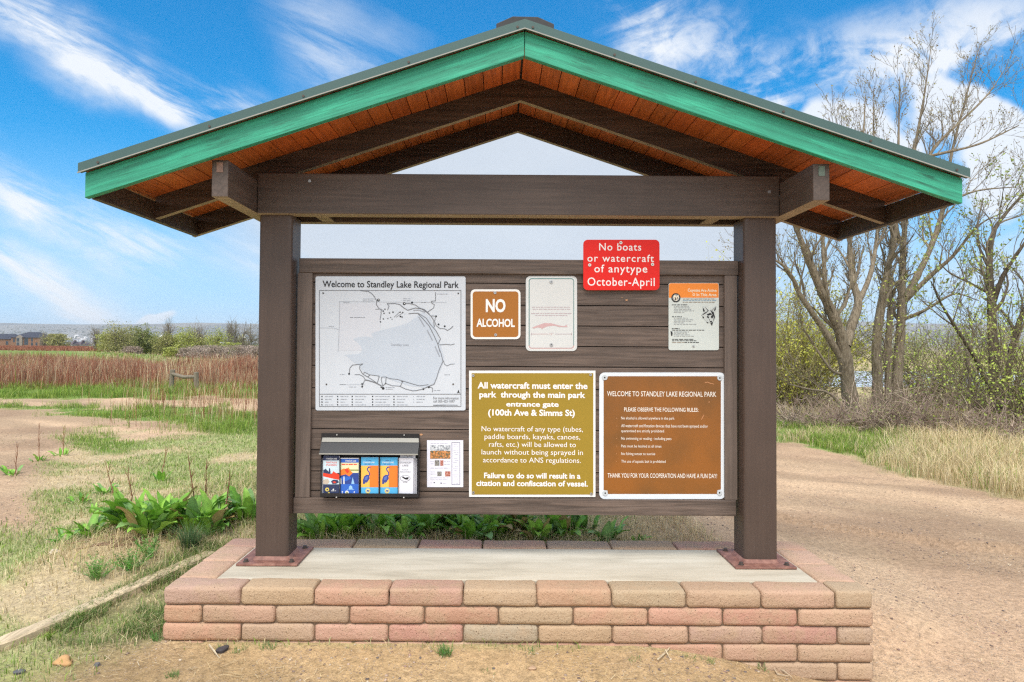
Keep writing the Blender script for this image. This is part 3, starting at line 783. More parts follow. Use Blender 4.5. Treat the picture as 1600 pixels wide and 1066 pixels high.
# the drawn coyote head
pr.poly([c2(560,395), c2(572,385), c2(640,450), c2(720,400), c2(748,382), c2(735,470), c2(728,540), c2(705,600), c2(690,662), c2(665,620), c2(620,612), c2(580,560), c2(545,520), c2(570,470)], 6)
for q in ([(562,410),(575,420),(592,462),(566,462)], [(590,392),(640,448),(630,455)], [(745,388),(738,440),(712,462),(722,425)], [(735,395),(680,450),(690,452)], [(538,520),(580,480),(650,445),(610,480),(570,505)], [(660,440),(712,470),(730,540),(706,598),(712,540),(690,490)],
          [(556,528),(580,535),(572,560),(560,550)], [(615,500),(660,480),(700,500),(660,510),(630,520)], [(620,520),(650,535),(640,560),(618,540)], [(672,520),(700,508),(706,540),(690,560),(674,545)], [(655,595),(690,590),(684,615),(665,612)], [(668,625),(705,600),(688,662)], [(605,605),(640,612),(630,628)], [(650,560),(662,575),(652,590)]):
    pr.poly([c2(*p) for p in q], 0, .0004)
pr.build('print_and_drawing', [BLACK, ink('cream_ink', (.82, .72, .55)), ink('pale_grey_ink', (.34, .36, .36)), M['orange_ink'], ink('brown_line_ink', (.30, .24, .18)), ink('blue_line_ink', (.20, .32, .42)), ink('light_fur_ink', (.50, .53, .51))], t)
screws(t, [(1083.6, 541.2)], YS-E, 1.7)

# -- gold watercraft sign
rc_ = (732.9, 579.3, 930.4, 776.7)
t = sign_root('watercraft_sign', 'square mustard gold sign with white lettering about watercraft entering by the main gate', rc_, YS)
panel(t, rc_, .3, YS, .005, M['sign_white'])
pr = Print(YS-E); pr.rect(737, 583.2, 927, 773.0); pr.build('gold_field', ink('mustard', (.31, .205, .022)), t)
pr = Print(YS-2*E)
def c7(x, y): return (720+x*.275, 560+y*.275)
for s_, x0, x1, y0, y1, b in (('All watercraft must enter the', 95, 720, 140, 170, .028), ('park  through the main park', 105, 708, 193, 221, .028), ('entrance gate', 258, 556, 248, 273, .028), ('(100th Ave & Simms St)', 155, 648, 294, 324, .028),
        ('No watercraft of any type (tubes,', 118, 694, 389, 414, -.002), ('paddle boards, kayaks, canoes,', 135, 678, 433, 458, -.002), ('rafts, etc.) will be allowed to', 160, 654, 477, 502, -.002), ('launch without being sprayed in', 118, 694, 521, 546, -.002), ('accordance to ANS regulations.', 126, 682, 566, 591, -.002),
        ('Failure to do so will result in a', 132, 680, 654, 680, .026), ('citation and confiscation of vessel.', 88, 722, 698, 724, .026)):
    a, b_ = c7(x0, y0), c7(x1, y1); pr.text(s_, a[0], b_[0], a[1], b_[1], 0, b)
pr.build('lettering', ink('bright_white', (.84, .80, .78)), t)
screws(t, [(739.3, 587), (922.8, 585.8), (739.5, 769.8), (923.8, 771.8)], YS-E, 2.2)

# -- brown rules sign
rc_ = (936.4, 582.2, 1133.3, 780)
t = sign_root('park_rules_sign', 'rust brown park rules sign with rounded pale blue-white edge, right of the gold sign', rc_, YS)
panel(t, rc_, 8.5, YS, .005, ink('rules_edge', (.66, .70, .74)))
def mk_rust():
    m, N = new_mat('rust_brown_print'); tc = N.n('ShaderNodeTexCoord').outputs['Object']
    f = N.noise(tc, 3.2, 4); g = N.noise(N.mapping(tc, scale=(40, 40, 40)), 1, 5, .7)
    col = N.ramp(f, [(.32, (.18, .074, .015)), (.6, (.27, .094, .013))]); col = N.mix(N.smooth(g, .68, .76, 0, .35), col, (.55, .28, .14))
    finish(N, col, .42, spec=.4); return m
M['rust'] = mk_rust()
pr = Print(YS-E)
def notch(x0, y0, x1, y1, r):
    pts = []
    for cx, cy, a0 in ((x1, y1, 270), (x0, y1, 0), (x0, y0, 90), (x1, y0, 180)):
        for k in range(5):
            a = R_(a0 - 90*k/4 + 0); pts.append((cx + r*math.cos(a), cy + r*math.sin(a)))
    return pts
pr.poly([(x, y) for x, y in [(943.2, 593.5), (948.6, 593.5), (949.8, 588), (1120.8, 588), (1122, 594), (1126.4, 594.5), (1126.4, 765), (1121, 766), (1120, 772), (950, 772), (949, 766.5), (943.2, 766)]])
pr.build('brown_field', M['rust'], t)
pr = Print(YS-2*E)
def c8(x, y): return (940+x*.17825, 590+y*.17825)
for s_, x0, x1, y0, y1, b in (('WELCOME TO STANDLEY LAKE REGIONAL PARK', 48, 1005, 126, 163, .004), ('PLEASE OBSERVE THE FOLLOWING RULES:', 198, 848, 267, 297, .006), ('No alcohol is allowed anywhere in the park', 172, 638, 346, 367, 0),
        ('All watercraft and flotation devices that have not been sprayed and/or', 172, 932, 414, 435, 0), ('quarantined are strictly prohibited', 172, 547, 458, 479, 0), ('No swimming or wading - including pets', 172, 612, 524, 545, 0), ('Pets must be leashed at all times', 172, 524, 591, 612, 0), ('No fishing sunset to sunrise', 172, 470, 658, 679, 0), ('The use of aquatic bait is prohibited', 172, 561, 725, 746, 0), ('THANK YOU FOR YOUR COOPERATION AND HAVE A FUN DAY!', 53, 1012, 845, 877, .004)):
    a, b_ = c8(x0, y0), c8(x1, y1); pr.text(s_, a[0], b_[0], a[1], b_[1], 0, b)
for y in (357, 426, 535, 602, 669, 736): pr.dot(*c8(130, y), .55, 1)
pr.line([c8(875, 368), c8(897, 328)], .9, 1); pr.line([c8(905, 45), c8(930, 40), c8(950, 50), c8(985, 58)], .9, 1); pr.dot(*c8(942, 215), .9, 1)
pr.build('lettering', [ink('warm_white', (.80, .74, .66)), ink('scuff', (.56, .26, .12))], t)
screws(t, [(944.8, 590.2), (1124.5, 590.8), (945.5, 770.5), (1124, 770)], YS-E, 4.0, ink('zinc_washer', (.50, .53, .55), .35))

# -- letter size poster
rc_ = (667.2, 688, 723.8, 761.3)
t = sign_root('paper_poster', 'letter-size white paper poster with small photos, right of the brochure box', rc_, YP-.002)
t['category'] = 'poster'
panel(t, rc_, .1, YP-.003, .0008, ink('paper', (.72, .72, .80)), 'sheet')
def c3(x, y): return (660+x*.08444, 680+y*.08444)
M['photo_mix'] = None
def mk_photo(name, stops, scale, seed):
    m, N = new_mat(name); tc = N.n('ShaderNodeTexCoord').outputs['Object']
    f = N.noise(N.mapping(tc, (seed, seed*2, 0), scale=(1, 1, 1)), scale, 5, .7)
    finish(N, N.ramp(f, stops), .5); return m
M['photo_autumn'] = mk_photo('autumn_photo', [(.3, (.04, .07, .09)), (.45, (.12, .12, .07)), (.55, (.60, .20, .03)), (.68, (.7, .55, .4))], 70, 1)
M['photo_sky'] = mk_photo('window_photo', [(.35, (.06, .07, .10)), (.5, (.45, .47, .5)), (.62, (.75, .78, .8))], 80, 2)
M['photo_dark'] = mk_photo('dark_photo', [(.35, (.02, .03, .04)), (.6, (.35, .33, .30))], 160, 3)
M['photo_red'] = mk_photo('red_photo', [(.35, (.08, .03, .02)), (.5, (.45, .12, .08)), (.65, (.65, .55, .5))], 160, 4)
pr = Print(YP-.0039)
def rc3(x0, y0, x1, y1, mi): a, b = c3(x0, y0), c3(x1, y1); pr.rect(a[0], a[1], b[0], b[1], mi)
rc3(143,185,518,290,0); rc3(143,290,518,438,1); rc3(228,465,315,568,2); rc3(330,465,388,568,3); rc3(275,675,355,758,2); rc3(418,670,518,765,3)
for k, (x0, x1, y) in enumerate(((150,485,155), (150,210,490), (150,205,530), (400,510,490), (400,510,540), (150,500,610), (150,250,680), (150,250,720), (150,500,790), (150,480,825), (335,465,892), (150,235,880))):
    a, b = c3(x0, y), c3(x1, y); pr.fine(a[0], b[0], a[1], .8, 4, seed=k)
for k, y in enumerate(range(165, 890, 38)):
    a, b = c3(572, y), c3(665, y)
    if k % 4 != 2: pr.fine(a[0]+k % 3, b[0], a[1], .7, 4, seed=k)
a, b = c3(540, 130), c3(698, 920); pr.frame(a[0], a[1], b[0], b[1], .9, 5)
pr.dot(*c3(345, 888), 1.2, 5); pr.dot(*c3(222, 878), 1, 5)
pr.build('printed_pictures', [M['photo_sky'], M['photo_autumn'], M['photo_dark'], M['photo_red'], ink('faint_print', (.48, .48, .56)), ink('frame_ink', (.27, .27, .33))], t)

# -- brochure box
def cb(x, y): return (495+x*.10791, 670+y*.10791)
bx_ = thing('brochure_box', 'black brochure holder with a flared lid, below the map sign', 'brochure holder', (P(578, 777, YP).x, YP, P(578, 777, YP).z))
def xz(x, y, Y): q = P(*cb(x, y), Y); return q.x, q.z
YB = YP - .0015
BDK = ink('black_acrylic', (.022, .021, .023), .3)
x0, z1 = xz(78, 65, YB); x1, _ = xz(1478, 65, YB); _, z0 = xz(60, 985, YB)
m = MB(); m.box(x0-.004, x1+.004, YB-.004, YB, z0, z1); m.build('back_panel', BDK, bx_)
# tray: floor, front edge, two sides
YT = YB - .075
fx0, fz0 = xz(50, 985, YT); fx1, fz1 = xz(1475, 955, YT)
m = MB(); m.box(fx0, fx1, YT, YB-.0045, fz0, fz0+.004); m.box(fx0, fx1, YT-.004, YT-.0005, fz0, fz1+.006)
m.build('tray', BDK, bx_)
for xx in (fx0, fx1-.004):
    m = MB(); zt_ = xz(60, 380, YT)[1]
    m.add([(xx, YT, fz0+.0045), (xx, YB-.005, fz0+.0045), (xx, YB-.005, zt_+.07), (xx, YT, zt_), (xx+.004, YT, fz0+.0045), (xx+.004, YB-.005, fz0+.0045), (xx+.004, YB-.005, zt_+.07), (xx+.004, YT, zt_)],
          [(0,3,2,1), (4,5,6,7), (0,1,5,4), (1,2,6,5), (2,3,7,6), (3,0,4,7)])
    m.build('side_panel', BDK, bx_)
for xd in (335, 622, 905, 1178):
    xw = xz(xd, 700, YT)[0]; m = MB(); m.box(xw-.0015, xw+.0015, YT+.002, YB-.005, fz0+.0045, xz(0, 430, YT)[1]); m.build('divider', BDK, bx_)
# lid: sloping sheet from the back panel forward and down, ends wider than the box
lx0, lz1 = xz(80, 130, YB-.006); lx1, _ = xz(1478, 130, YB-.006)
mx0, mz = xz(66, 195, YB-.030); mx1, _ = xz(1484, 195, YB-.030)
ex0, ez = xz(35, 362, YB-.088); ex1, _ = xz(1462, 362, YB-.088)
m = MB()
t_ = .003
v = [(lx0, YB-.006, lz1), (lx1, YB-.006, lz1), (mx1, YB-.030, mz), (mx0, YB-.030, mz), (ex0, YB-.088, ez), (ex1, YB-.088, ez)]
v2 = [(a, b+.002, c-t_) for a, b, c in v]
m.add(v + v2, [(0,3,2,1), (3,4,5,2), (6,7,8,9), (9,8,11,10), (4,10,11,5), (0,6,9,3), (3,9,10,4), (1,2,8,7), (2,5,11,8), (0,1,7,6)])
lid = m.build('lid', ink('smoky_acrylic', (.060, .062, .066), .28), bx_)
m = MB(); m.box(ex0-.001, ex1+.001, YB-.0915, YB-.0885, ez-.004, ez+.003); m.build('lid_lip', ink('worn_edge', (.34, .33, .29), .5), lid)
m = MB()
dz = .0016
v = [(lx0+.002, YB-.008, lz1-.0005), (lx1-.002, YB-.008, lz1-.0005), (mx1-.002, YB-.0315, mz+.0005), (mx0+.002, YB-.0315, mz+.0005)]
m.add([(a, b-dz, c+dz) for a, b, c in v], [(0,3,2,1)])
m.build('dusty_bend', ink('dusty_edge', (.33, .32, .285), .45), lid)
screws(bx_, [cb(292, 90), cb(1265, 92)], YB-.004, .9, ink('screw_pale', (.72, .70, .66), .3)); screws(bx_, [cb(285, 992), cb(1260, 995)], YT-.004, .9, M['screw_pale'])

BLUE, SKYB = ink('brochure_blue', (.035, .13, .52)), ink('brochure_cyan', (.09, .42, .72))
ORG, ORG2, NAVY, YEL = ink('brochure_orange', (.86, .20, .03)), ink('brochure_apricot', (.92, .47, .09)), ink('brochure_navy', (.030, .042, .10)), ink('brochure_yellow', (.70, .56, .12))
REDI, HERON, PALE, PAPERW = ink('brochure_red', (.70, .055, .025)), ink('heron_blue', (.045, .065, .26)), ink('brochure_pale_sky', (.55, .66, .72)), ink('brochure_paper', (.70, .70, .76))
def brochure(name, label, x0, x1, y0, y1, Yb, paint, mats, pile=.012, group=None):
    """a small pile of leaflets standing in the tray"""
    a, b = xz(x0, y1, Yb), xz(x1, y0, Yb)
    q = thing(name, label, 'brochure', ((a[0]+b[0])/2, Yb, a[1]), group)
    m = MB(); zlow = fz0 + .005
    for k in range(4):
        m.box(a[0]+.0012*(k % 2), b[0]-.0012*((k+1) % 2)+.0008*k, Yb+pile*k/4, Yb+pile*(k+.8)/4, zlow, b[1] - .002*(k % 2))
    m.build('paper_stack', PAPERW, q)
    pr = Print(Yb-.0008); paint(pr); pr.build('printed_cover', mats, q)
    return q
def Q(pr, x0, y0, x1, y1, mi, lift=0): a, b = cb(x0, y0), cb(x1, y1); pr.rect(a[0], a[1], b[0], b[1], mi, lift)
def QP(pr, pts, mi, lift=.0003): pr.poly([cb(*p) for p in pts], mi, lift)
def QT(pr, s, x0, x1, y0, y1, mi, b=0): a, c = cb(x0, y0), cb(x1, y1); pr.text(s, a[0], c[0], a[1], c[1], mi, b, .0006)
def QD(pr, x, y, r, mi, lift=.0004): pr.dot(*cb(x, y), r, mi, lift)
def p1(pr):
    Q(pr, 92, 395, 325, 960, 0); Q(pr, 92, 460, 325, 805, 1, .0002)
    QT(pr, 'STANDLEY LAKE', 135, 292, 425, 443, 2, .02); QT(pr, 'RENTALS &', 140, 290, 476, 500, 3, .01); QT(pr, 'PASSES', 140, 288, 515, 538, 3, .01)
    QP(pr, [(95,600),(130,580),(200,650),(325,690),(325,640),(325,735),(95,690)], 0); QP(pr, [(92,640),(150,650),(215,660),(240,615),(275,640),(325,660),(325,740),(240,725),(92,690)], 3, .0005); QP(pr, [(172,640),(178,570),(192,575),(200,640)], 0, .0006)
    QP(pr, [(92,740),(160,725),(185,770),(160,802),(92,802)], 4, .0005); QP(pr, [(205,760),(240,738),(300,742),(322,775),(280,800),(225,800)], 0, .0005); QP(pr, [(225,770),(255,760),(285,775),(255,792)], 5, .0007)
    QD(pr, 150, 880, 3.1, 6); QD(pr, 152, 882, 1.4, 0, .0006); QD(pr, 240, 880, 1.2, 2); a, b = cb(208, 900), cb(278, 900); pr.fine(a[0], b[0], a[1], .8, 2, .0004); QD(pr, 175, 932, 1.5, 6); a, b = cb(230, 937), cb(300, 937); pr.fine(a[0], b[0], a[1], .7, 7, .0004)
def p2(pr):
    Q(pr, 345, 432, 605, 965, 0); Q(pr, 345, 425, 605, 436, 2, .0001); Q(pr, 345, 492, 605, 800, 1, .0002)
    QT(pr, 'STANDLEY LAKE', 415, 570, 455, 477, 2, .02); a, b = cb(360, 517), cb(585, 517); pr.fine(a[0], b[0], a[1], 1.6, 4, .0005)
    Q(pr, 345, 640, 605, 800, 5, .0003); Q(pr, 480, 590, 605, 612, 6, .0005); QP(pr, [(345,600),(390,575),(430,590),(460,560),(490,610),(520,640),(470,690),(420,660),(345,680)], 3, .0006); QP(pr, [(400,590),(440,570),(470,620),(440,650)], 7, .0008)
    QP(pr, [(385,800),(388,690),(400,690),(402,800)], 2, .0008); QP(pr, [(345,800),(345,720),(355,720),(358,800)], 2, .0008); QP(pr, [(500,800),(520,700),(545,800)], 8, .0008); QP(pr, [(345,700),(480,690),(500,720),(420,760),(345,740)], 0, .0005)
    QP(pr, [(460,880),(470,835),(490,820),(512,835),(520,880)], 8, .0004); QP(pr, [(362,905),(380,905),(372,922),(384,945),(366,935)], 2, .0004); QD(pr, 436, 922, 2.9, 2); QD(pr, 436, 924, 1.5, 6, .0006); QD(pr, 543, 917, 1, 2); a, b = cb(510, 938), cb(575, 938); pr.fine(a[0], b[0], a[1], .8, 2, .0004); a, b = cb(440, 880), cb(540, 880); pr.fine(a[0], b[0], a[1], .7, 8, .0005)
def heron(dx):
    def p(pr):
        X = lambda *pts: [(x+dx, y) for x, y in pts]
        Q(pr, 640+dx, 415, 892+dx, 965, 0); Q(pr, 640+dx, 535, 892+dx, 848, 1, .0002); QP(pr, X((765,535),(892,535),(892,848),(765,848)), 2, .0004)
        QT(pr, 'STANDLEY LAKE', 668+dx, 838+dx, 478, 498, 3, .02); a, b = cb(690+dx, 512), cb(805+dx, 512); pr.fine(a[0], b[0], a[1], 1.0, 4, .0005); a, b = cb(715+dx, 463), cb(790+dx, 463); pr.fine(a[0], b[0], a[1], .8, 4, .0005)
        pr.line([cb(*q) for q in X((750,690),(766,660),(755,625),(738,605),(732,580),(748,560))], 1.7, 4, .0007); QP(pr, X((738,552),(756,547),(800,556),(756,566)), 4, .0009)
        QP(pr, X((755,668),(720,665),(685,690),(668,740),(668,800),(690,800),(735,770),(765,720)), 4, .0008); QP(pr, X((745,680),(700,700),(690,745),(730,740)), 5, .0010)
        for lx in (705, 732): pr.line([cb(*q) for q in X((lx, 780), (lx+2, 835))], .8, 6, .0009)
        QD(pr, 740+dx, 900, 4.0, 6); QD(pr, 740+dx, 900, 2.6, 7, .0006); QP(pr, X((715,905),(735,885),(770,900),(750,912)), 4, .0008)
    return p
def p5(pr):
    for s_, x0, x1, y0, y1, mi in (('STANDLEY', 1200, 1368, 480, 502, 1), ('LAKE', 1240, 1325, 520, 545, 1), ('RULES &', 1235, 1325, 588, 600, 1), ('REGULATIONS', 1208, 1358, 618, 632, 1)): QT(pr, s_, x0, x1, y0, y1, mi)
    pr.poly([(cb(1280, 718)[0] + 8*math.cos(2*PI*k/18), cb(1280, 718)[1] + 5*math.sin(2*PI*k/18)) for k in range(18)], 1, .0002); pr.poly([(cb(1280, 718)[0] + 7.4*math.cos(2*PI*k/18), cb(1280, 718)[1] + 4.4*math.sin(2*PI*k/18)) for k in range(18)], 0, .0004)
    QP(pr, [(1230,700),(1250,690),(1280,710),(1330,700),(1325,735),(1290,738),(1262,725)], 2, .0006); a, b = cb(1245, 775), cb(1310, 775); pr.fine(a[0], b[0], a[1], .8, 1, .0003); a, b = cb(1190, 932), cb(1350, 932); pr.fine(a[0], b[0], a[1], .5, 0, .0003)
YC = YT + .012
brochure('brochure', 'dark navy brochure with a red kayak picture, at the left end of the box', 92, 325, 395, 960, YC, p1, [NAVY, PALE, WHITE, REDI, ink('tan_ink', (.50, .42, .34)), REDI, YEL, GREYI])
brochure('brochure', 'bright blue brochure with an orange and yellow sunset picture', 345, 605, 425, 965, YC, p2, [BLUE, ink('sunset_cream', (.72, .68, .42)), WHITE, ORG, REDI, ink('deep_blue', (.03, .06, .26)), ink('olive_ink', (.30, .32, .10)), REDI, ink('light_blue_ink', (.30, .52, .80))])
hm = [SKYB, ORG2, ORG, WHITE, HERON, ink('heron_light', (.10, .16, .48)), YEL, ink('brochure_cream', (.70, .66, .46))]
brochure('brochure', 'orange brochure with a blue heron, next to the bright blue sunset brochure', 640, 892, 415, 965, YC, heron(0), hm, group='orange heron brochures')
brochure('brochure', 'orange brochure with a blue heron, next to the white leaflets', 918, 1170, 420, 965, YC+.002, heron(278), hm, group='orange heron brochures')
brochure('brochure', 'white folded leaflet with black print, standing in front at the right of the box', 1182, 1400, 425, 968, YC-.002, p5, [PAPERW, GREYI, BLACK])
def p6(pr):
    QT(pr, 'STANDLEY', 1228, 1402, 378, 402, 0); a, b = cb(1240, 412), cb(1400, 412); pr.fine(a[0], b[0], a[1], .8, 0, .0003)
brochure('brochure', 'white leaflet sticking up under the lid lip behind the front white leaflet', 1205, 1425, 335, 960, YC+.014, p6, [GREYI], .006)
def p7(pr): a, b = cb(1432, 960), cb(1442, 960); pr.fine(a[0], b[0], a[1], .5, 0, .0003)
brochure('brochure', 'spare white leaflet leaning at the right end of the box', 1300, 1448, 425, 965, YC+.024, p7, [GREYI], .01)
def p8(pr): a, b = cb(74, 960), cb(84, 960); pr.fine(a[0], b[0], a[1], .5, 0, .0003)
brochure('brochure', 'plain white sheet showing behind the navy brochure', 68, 200, 425, 955, YC+.016, p8, [GREYI], .006)
# ================================================================== the ground
def pol(x, y):
    d = y + 4.16; return d, (x + .11)/np.maximum(d, .3)
def bump(x, y):                        # the ground is banked up behind the base
    return sst(y, -.30, .40)*(1 - sst(y, 2.2, 6.5))*(1 - sst(np.abs(x + .35), 2.1, 3.6))
def height(x, y):
    x = np.asarray(x, dtype=float); y = np.asarray(y, dtype=float)
    d, t = pol(x, y)
    b = bump(x, y)
    h = .02 + .19*b - .215*sst(x, .55, 2.0)*(1 - .8*sst(y, -.1, .6)*(1 - sst(x, 1.2, 2.6)))*(1 - .2*sst(d, 8, 20))
    # the fill behind the edging timber on the left
    h = h + .035*sst(-x, 2.4 - .25*(y+.7), 2.62 - .25*(y+.7))*sst(-x, 1.0, 2.2)
    st_ = sst(-x, 1.75, 1.90)*(1 - sst(-x, 2.55, 3.2))*(1 - sst(y, .9, 1.4))
    h = h*(1 - st_) + st_*(.025 + .13*sst(y, -.75, 1.15) + .02*sst(-x, 2.15 - .25*y, 2.5 - .25*y))
    near = 1 - sst(d, 20, 40)
    h = h + near*((fbm(x*.9, y*.9, 4) - .5)*.06 + (fbm(x*5, y*5, 3) - .5)*.022)*(.25 + .75*sst(np.hypot(x, y), 2.0, 3.5))
    # washed-out lip along the right-hand path
    yl = 3.15 - .62*(x - 2.4) + .35*(fbm(x*1.3, y*.4) - .5)
    h = h + .055*sst(y - yl, -.04, .05)*(1 - sst(y - yl, .2, 2.5))*sst(x, 1.6, 2.6)*(1 - sst(x, 5, 8))
    # left: meadow almost at eye level; right: falls to the lake
    left = 1 - sst(t, -.02, .16)
    h = h + left*(.75*sst(d, 45, 190)*(1 - .9*sst(t, -.62, -.36)) + (fbm(x*.02, y*.02, 3)-.5)*.5*sst(d, 60, 200)*(1 - sst(t, -.56, -.46)) - .55*sst(d, 45, 105)*sst(t, -.60, -.44))
    h = h + left*(-40*sst(d, 330, 1300))
    right = 1 - left
    h = h + right*(-7.5*sst(d, 27, 115) + 6.0*sst(d, 232, 300) + 9*sst(d, 300, 900) - 25*sst(d, 900, 1600))
    # the far plain and the ridge that closes it
    h = h + 60*sst(d, 1500, 4200)*(.9 + .25*fbm(x*.0009, y*.0009, 3)) + 175*sst(d, 3600, 5600)*(.75 + .4*fbm(x*.0007 + 3, y*.0007, 3))
    return h
def zg(x, y): return float(height(np.array([x]), np.array([y]))[0])

def masks(x, y):
    """weights of what grows where: dirt, green grass, dry grass, red dock"""
    d, t = pol(x, y)
    w = (fbm(x*.55, y*.55, 4) - .5); w2 = (fbm(x*2.1 + 5, y*2.1, 4) - .5)
    k = 1 + .26*w + .10*w2
    dk = d*k
    L = 1 - sst(t, -.12, .05)
    # --- left
    up = 15.6 - (t + .73)*9.0; lo = 10.9 + (t+.73)*3.6
    path1 = sst(dk, lo-.7, lo+.3)*(1 - sst(dk, up-.5, up+.5))*(1 - sst(t, -.50, -.38))
    bare = sst(-t, .60 + .16*w, .69 + .16*w)*sst(dk, 4.9, 6.0)*(1 - sst(dk, 11, 13))
    path2 = sst(dk, 16.0, 16.6)*(1 - sst(dk, 18.6, 19.4))
    g1 = sst(dk, up-.4, up+.3)*(1 - sst(dk, 16.0, 16.8))
    g1b = sst(dk, 11.6, 12.4)*(1 - sst(dk, 15.8, 16.6))*sst(t, -.62, -.5)
    g2 = sst(dk, 18.8, 19.6)*(1 - sst(dk, 22.5, 26))
    patch = sst(dk, 9.3, 9.9)*(1 - sst(dk, 11.0, 11.6))*sst(t, -.76, -.70)*(1 - sst(t, -.57, -.50))
    red = sst(dk, 22.5, 26)*(1 - sst(d, 58, 66))
    g3 = sst(d, 58, 66)*(1 - sst(d, 118, 128))
    red2 = sst(d, 118, 128)*(1 - sst(d, 190, 220))
    mid = sst(t, -.50, -.42)*sst(d, 38, 52)
    tx = -.535 + .00115*(d-60) * -1.0
    trail = sst(d, 52, 60)*(1 - sst(d, 125, 140))*(1 - sst(np.abs(t - tx), .003 + .2/d, .006 + .35/d))
    red2 = red2*(1 - sst(t, -.56, -.48)); green = np.clip(np.maximum.reduce([g1, g1b*.9, g2, patch, g3]), 0, 1)*L
    redm = np.clip(np.maximum(red*(1 - .75*mid), red2), 0, 1)*L
    dry = np.clip(mid*.9, 0, 1)*L
    dirt = np.clip(np.maximum.reduce([path1, bare, path2*.95, trail]), 0, 1)*L
    # --- right
    edge = 13.4 - (t - .40)*17.0
    edge = np.where(t > .62, 9.7 - (t-.62)*10.0, edge)
    gr = sst(dk, edge-.15, edge+.35)*sst(t, .05, .2)
    dryr = gr*sst(t, .54, .66)
    green = np.maximum(green, gr*(1 - sst(t, .55, .66))*(1 - sst(d, 16.5, 20)))
    dry = np.maximum(dry, np.maximum(dryr, gr*sst(d, 16, 19)))
    dirtr = (1 - gr)*sst(x, .25, 1.35)
    front = (1 - sst(y, -.62, -.30))*sst(x, -2.75 + .5*w, -1.95 + .5*w)
    dirt = np.clip(np.maximum.reduce([dirt, dirtr, front]), 0, 1)
    return dirt, green*(1-dirt*.9), dry, redm, w, w2

